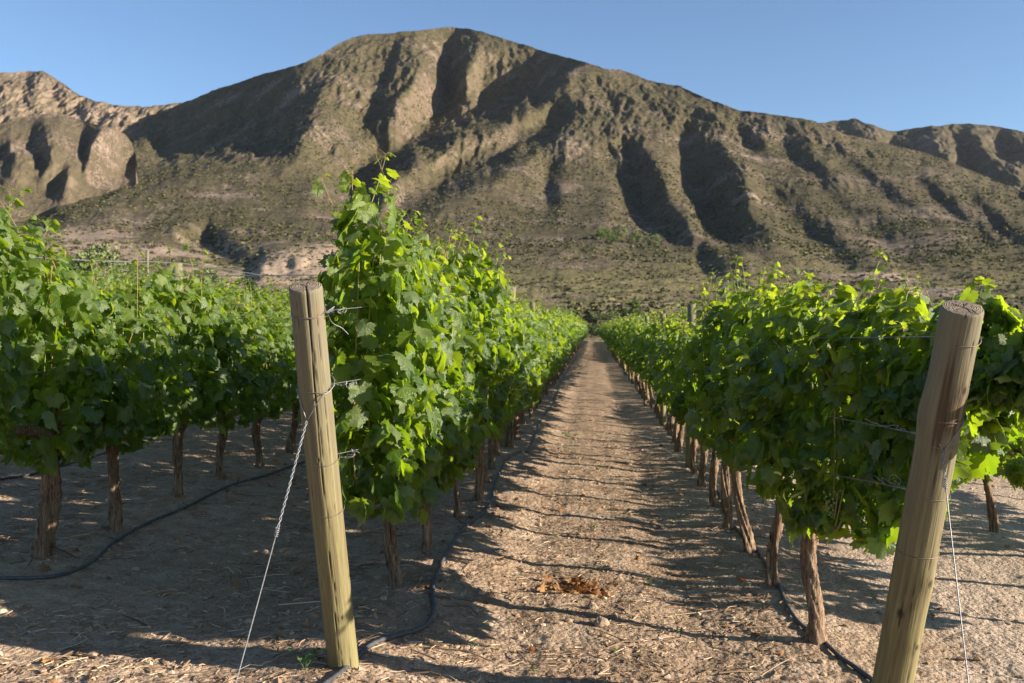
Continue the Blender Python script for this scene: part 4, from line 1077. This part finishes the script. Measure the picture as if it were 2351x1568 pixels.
clods(9000, g_, (-5, 5), (3.0, 15), .004, .026, 'soil_clods', 'small crumbs and clods of dry soil all over the ground', 'clods', [(0, (.22, .145, .09)), (.6, (.36, .25, .165)), (1, (.50, .39, .29))])

def dry_leaf_batch(n, cx, cy, sx, sy, rng, h=.0, size=(.03, .055)):
    x = rng.normal(cx, sx, n); y = rng.normal(cy, sy, n); z = ground_z(x, y) + .012 + h * np.exp(-((x - cx) / sx) ** 2 - ((y - cy) / sy) ** 2) * rng.uniform(0, 1, n)
    return leaves(0, np.stack([x, y, z], -1), np.array([0, 0, 1.]) + rng.normal(0, .5, (n, 3)), rng.normal(0, 1, (n, 3)), rng.uniform(*size, n), rng, rng.uniform(0, 1, n), curl=2.6)
hx, hy = on_ground(1325, 1352)
V, F, T, Co = dry_leaf_batch(60, hx, hy, .075, .07, g_, .06)
tag(link('dry_leaf_heap', tri_mesh('dry_leaf_heap', V, F, DRY, {'tint': T}, {'leafco': Co})), 'small heap of curled orange-brown dry leaves in the middle of the path', 'leaf heap')
n = 150; yy = g_.uniform(3.4, 14, n); xx = g_.uniform(-3.6, 1.2, n)
V, F, T, Co = leaves(0, np.stack([xx, yy, ground_z(xx, yy) + .014], -1), np.array([0, 0, 1.]) + g_.normal(0, .45, (n, 3)), g_.normal(0, 1, (n, 3)), g_.uniform(.02, .045, n), g_, g_.uniform(0, 1, n), curl=2.4)
tag(link('fallen_leaves', tri_mesh('fallen_leaves', V, F, DRY, {'tint': T}, {'leafco': Co})), 'scattered curled brown fallen leaves on the soil', 'leaves', None, 'stuff')

STONE = mat_simple('stone', (.30, .225, .165), .9, .15, var=.25, scale=35, bump=.004)
def stone(px, py, s, label, seed):
    x, y = on_ground(px, py); Vb, Fb = BALL3; V = Vb.copy(); k = 1 + .30 * np.array([mnoise.noise(Vector(v * 1.3 + seed)) for v in V]) + .10 * np.array([mnoise.noise(Vector(v * 4 + seed)) for v in V])
    q = np.round(V * 1.6) / 1.6; V = (V * .72 + q * .28) * k[:, None] * np.array([1.0, .9, .95]) * s
    o = link('stone', tri_mesh('stone', V, Fb, STONE, smooth=False), None, (x, y, gz(x, y) + s * .35)); return tag(o, label, 'stone', 'stones lying on the path')
stone(1380, 1440, .040, 'larger angular brown stone on the path, in front of the dry leaf heap', 3)
stone(1360, 1398, .030, 'smaller flat brown stone touching the near side of the dry leaf heap', 9)

WEED = mat_simple('weed_leaf', (.10, .17, .04), .5, .4, var=.4, scale=30)
def weed(px, py, n, size, h, label, seed, group=None):
    x, y = on_ground(px, py); rng = np.random.default_rng(seed); e = thing('weed', label, 'weed', (x, y, gz(x, y)), group)
    st = Soup(); pos = []; nr = []; tp = []
    for k in range(max(2, n // 4)):
        a = rng.uniform(0, 6.28); tipp = np.array([math.cos(a) * h * .7, math.sin(a) * h * .7, h * rng.uniform(.6, 1)])
        path = smooth_path([(0, 0, 0), tipp * .5 + (0, 0, h * .15), tipp], 6); st.add(*tube(path, .0012, 4))
        for q in range(4): pos.append(path[2 + q] + rng.normal(0, .003, 3)); nr.append((rng.normal(0, .4), rng.normal(0, .4), 1)); tp.append((rng.normal(), rng.normal(), .3))
    V, F, T, Co = leaves(2, np.array(pos), np.array(nr), np.array(tp), np.full(len(pos), size) * rng.uniform(.6, 1.2, len(pos)), rng, np.full(len(pos), .5), .6)
    link('stem', st.mesh('stem', WEED), e); link('foliage', tri_mesh('foliage', V, F, WEED, {'tint': T}), e); return e
weed(700, 1560, 20, .024, .10, 'leafy green weed sprouting at the foot of the left end post', 1)
weed(1492, 1338, 22, .008, .05, 'feathery small weed on the path, right of the dry leaf heap', 2)
weed(1362, 1222, 12, .013, .06, 'bright green seedling in the middle of the path beyond the leaf heap', 3)
weed(1310, 1008, 22, .028, .16, 'pale green weed far down the path', 4)
weed(1374, 1082, 16, .022, .06, 'flat olive weed on the path in the middle distance', 5)
weed(2018, 1392, 10, .015, .07, 'tiny green seedling on the bare soil left of the right end post', 6)
for k, (px, py) in enumerate([(1275, 1238), (1130, 1240), (1200, 1320), (1175, 1425), (1560, 1455), (1410, 1505), (1230, 1545), (1395, 1250), (1640, 1300), (1090, 1485)]):
    weed(px, py, 8, .009, .03, 'one of the tiny green seedlings dotted over the path', 20 + k, 'tiny seedlings on the path')

# ================================================================ scrub and trees beyond the field
SCRUB = mat_litter('scrub_leaf', [(0, (.050, .050, .022)), (.5, (.085, .085, .035)), (1, (.15, .15, .06))], .9)
def clump_template(nq, rng):
    V = []; F = []
    for k in range(nq):
        c = rng.normal(0, 1, 3); c = c / np.linalg.norm(c) * rng.uniform(.45, 1.0); c[2] = abs(c[2]) * .9 + .05
        u = rng.normal(0, 1, 3); u /= np.linalg.norm(u); v = np.cross(u, c / np.linalg.norm(c)); v /= np.linalg.norm(v) + 1e-9; s = rng.uniform(.28, .48)
        b = len(V); V += [c - u * s - v * s, c + u * s - v * s * .8, c + u * s * .7 + v * s, c - u * s + v * s * .8]; F += [(b, b + 1, b + 2), (b, b + 2, b + 3)]
    return np.array(V), np.array(F)
def scrub(n, rlo, rhi, smin, smax, nq, seed, name, label):
    rng = np.random.default_rng(seed); G = MP[:-4]
    a = np.linalg.norm(np.cross(G[1:, :-1] - G[:-1, :-1], G[:-1, 1:] - G[:-1, :-1]), axis=-1)
    rr = np.hypot(G[:-1, :-1, 0], G[:-1, :-1, 1]); w = a * (rr > rlo) * (rr < rhi) / rr ** 1.0
    w = w * sstep(-.35, .2, fbm(G[:-1, :-1, 0] / 60, G[:-1, :-1, 1] / 60, 404, 3))
    cs = np.cumsum(w.ravel()); idx = np.searchsorted(cs, rng.uniform(0, cs[-1], n)); i, j = np.unravel_index(idx, w.shape)
    f = rng.uniform(0, 1, (n, 2, 1)); p = G[i, j] + (G[i + 1, j] - G[i, j]) * f[:, 0] + (G[i, j + 1] - G[i, j]) * f[:, 1]
    s = rng.uniform(smin, smax, n) * rng.uniform(.6, 1, n); VV, FF, TT = [], [], []; m = 0
    for k in range(6):
        V, F = clump_template(nq, rng); sel = np.arange(n) % 6 == k; q = sel.sum()
        ang = rng.uniform(0, 6.28, q); c, sn = np.cos(ang), np.sin(ang)
        X = V[None, :, 0] * c[:, None] - V[None, :, 1] * sn[:, None]; Y = V[None, :, 0] * sn[:, None] + V[None, :, 1] * c[:, None]
        W = np.stack([X, Y, np.broadcast_to(V[None, :, 2], X.shape) * .8], -1) * s[sel][:, None, None] + p[sel][:, None] - (0, 0, .1)
        VV.append(W.reshape(-1, 3)); FF.append((F[None] + (np.arange(q) * len(V))[:, None, None]).reshape(-1, 3) + m); m += q * len(V); TT.append(np.repeat(rng.beta(2, 2, q), len(V)))
    o = link(name, tri_mesh(name, np.concatenate(VV), np.concatenate(FF), SCRUB, {'tint': np.concatenate(TT)}, smooth=False)); tag(o, label, 'scrub', None, 'stuff')
scrub(9000, 165, 620, .45, 1.5, 10, 5, 'valley_scrub', 'olive green scrub bushes covering the valley floor')
scrub(26000, 620, 2300, 1.0, 2.6, 6, 6, 'mountain_scrub', 'dark scrub dotted all over the mountain slopes')

def mat_tree(name, a, b):
    return mat_litter(name, [(0, a), (1, b)], .8)
TREE_G = mat_tree('tree_leaf', (.050, .095, .018), (.14, .21, .045)); TREE_P = mat_tree('pale_tree_leaf', (.10, .13, .05), (.22, .26, .11)); TREE_D = mat_tree('dark_tree_leaf', (.030, .055, .016), (.075, .11, .03))
def mountain_z(x, y):
    G = MP[:-4]; d = (G[..., 0] - x) ** 2 + (G[..., 1] - y) ** 2; return float(G[..., 2].ravel()[np.argmin(d)])
def tree(px, py_base, r, h, w, mat, label, seed, name='tree', group=None, clumps=26):
    c = survey(px, py_base, r); x, y = c[0], c[1]; z = mountain_z(x, y) if r > 145 else gz(x, y)
    rng = np.random.default_rng(seed); e = thing(name, label, 'tree' if name == 'tree' else 'bush', (x, y, z - .05), group)
    s = Soup(); s.add(*tube(smooth_path([(0, 0, 0), (.04 * h * rng.normal(), .04 * h, h * .3), (0, 0, h * .7)], 10), np.linspace(.035 * h, .012 * h, 10), 8))
    for k in range(6):
        a = rng.uniform(0, 6.28); z0 = h * rng.uniform(.2, .5); s.add(*tube(smooth_path([(0, 0, z0), (math.cos(a) * w * .25, math.sin(a) * w * .25, z0 + h * .12), (math.cos(a) * w * .42, math.sin(a) * w * .42, z0 + h * .28)], 7), np.linspace(.014 * h, .004 * h, 7), 6))
    link('trunk', s.mesh('trunk', BARK), e)
    pos = []; 
    for k in range(clumps):
        d = rng.normal(0, 1, 3); d /= np.linalg.norm(d); q = rng.uniform(.25, 1) ** .5; cc = np.array([d[0] * w / 2 * q, d[1] * w / 2 * q, h * .58 + d[2] * h * .40 * q]); rad = w * rng.uniform(.09, .2)
        m = 46; pp = rng.normal(0, 1, (m, 3)); pp /= np.linalg.norm(pp, axis=1, keepdims=True); pos.append(cc + pp * rad * rng.uniform(.5, 1.0, (m, 1)))
    pos = np.concatenate(pos); N = len(pos)
    V, F, T, Co = leaves(2, pos, rng.normal(0, 1, (N, 3)) + (0, 0, .4), rng.normal(0, 1, (N, 3)), np.full(N, .055 * (w + h) / 2 * .7) * rng.uniform(.6, 1.3, N), rng, np.clip(rng.normal(.5, .25, N), 0, 1))
    link('crown', tri_mesh('crown', V, F, mat, {'tint': T}), e); return e
for px, top, r, w, mt, lab, nm in (
  (1457, 683, 200, 2.3, TREE_G, 'narrow upright green tree beyond the end of the path', 'tree'),
  (1471, 704, 202, 1.6, TREE_P, 'low yellow-green tree just right of the narrow upright tree', 'tree'),
  (1434, 708, 215, 2.6, TREE_D, 'dark bush just left of the narrow upright tree', 'bush'),
  (1392, 722, 200, 5.5, TREE_P, 'wide pale green bush above the far end of the path', 'bush'),
  (1368, 748, 150, 3.0, TREE_D, 'dark round bush closing off the far end of the path', 'bush'),
  (1578, 712, 210, 4.5, TREE_P, 'olive bush left of the grey post top of the right row', 'bush'),
  (1630, 708, 210, 5.0, TREE_D, 'dark green bush right of the grey post top of the right row', 'bush'),
  (1290, 716, 230, 5.0, TREE_P, 'pale bush above the far left end of the path', 'bush'),
  (215, 560, 300, 13, TREE_P, 'large pale green tree behind the far left vines', 'tree'),
  (292, 592, 260, 8, TREE_P, 'smaller pale green tree right of the large pale one', 'tree'),
  (150, 590, 280, 9, TREE_D, 'grey green tree left of the large pale one', 'tree'),
  (560, 628, 240, 6, TREE_D, 'round dark tree left of the pale bluff', 'tree'),
  (475, 615, 250, 7, TREE_P, 'low pale bush among the wires at the left', 'bush'),
  (2150, 720, 150, 5.5, TREE_D, 'dark green tree behind the right end post', 'tree'),
  (2300, 728, 140, 6.5, TREE_P, 'grey green tree just right of the right end post', 'tree'),
  (2345, 742, 120, 4.0, TREE_D, 'dark green tree at the right edge, beyond the rows', 'tree'),
  (1960, 690, 190, 6.0, TREE_P, 'pale olive tree seen over the middle of the right row', 'tree')):
    c = survey(px, top, r); zb = mountain_z(c[0], c[1]) if r > 145 else gz(c[0], c[1])
    tree(px, 0, r, max(1.0, c[2] - zb), w, mt, lab, px, nm, None, 30)
for k, (px, py, r, h, w) in enumerate([(1385, 545, 760, 9, 12), (1425, 540, 780, 11, 14), (1455, 552, 760, 9, 12), (1500, 556, 750, 8, 12), (1405, 560, 740, 7, 10)]):
    tree(px, py, r, h, w, TREE_P if k % 2 else TREE_G, 'one of the green bushes in a patch on the lower mountain slope', 30 + k, 'bush', 'green bushes on the lower slope', 20)

# ================================================================ the air
def build_haze():
    t = NT('haze_air'); v = t.n('ShaderNodeVolumePrincipled', {'Color': (.80, .86, 1.0, 1), 'Density': .000015, 'Anisotropy': .25})
    t.t.links.new(v.outputs[0], t.out.inputs['Volume'])
    x0, x1, y0, y1, z0, z1 = -3150, 3150, -3150, 3150, -3.0, 700
    V = [(x, y, z) for z in (z0, z1) for y in (y0, y1) for x in (x0, x1)]
    F = [(0, 2, 3, 1), (4, 5, 7, 6), (0, 1, 5, 4), (2, 6, 7, 3), (0, 4, 6, 2), (1, 3, 7, 5)]
    me = bpy.data.meshes.new('haze'); me.from_pydata(V, [], F); me.materials.append(t.m)
    o = bpy.data.objects.new('haze', me); C.objects.link(o); o['kind'] = 'stuff'; o['label'] = 'thin bluish haze in the air'
build_haze()
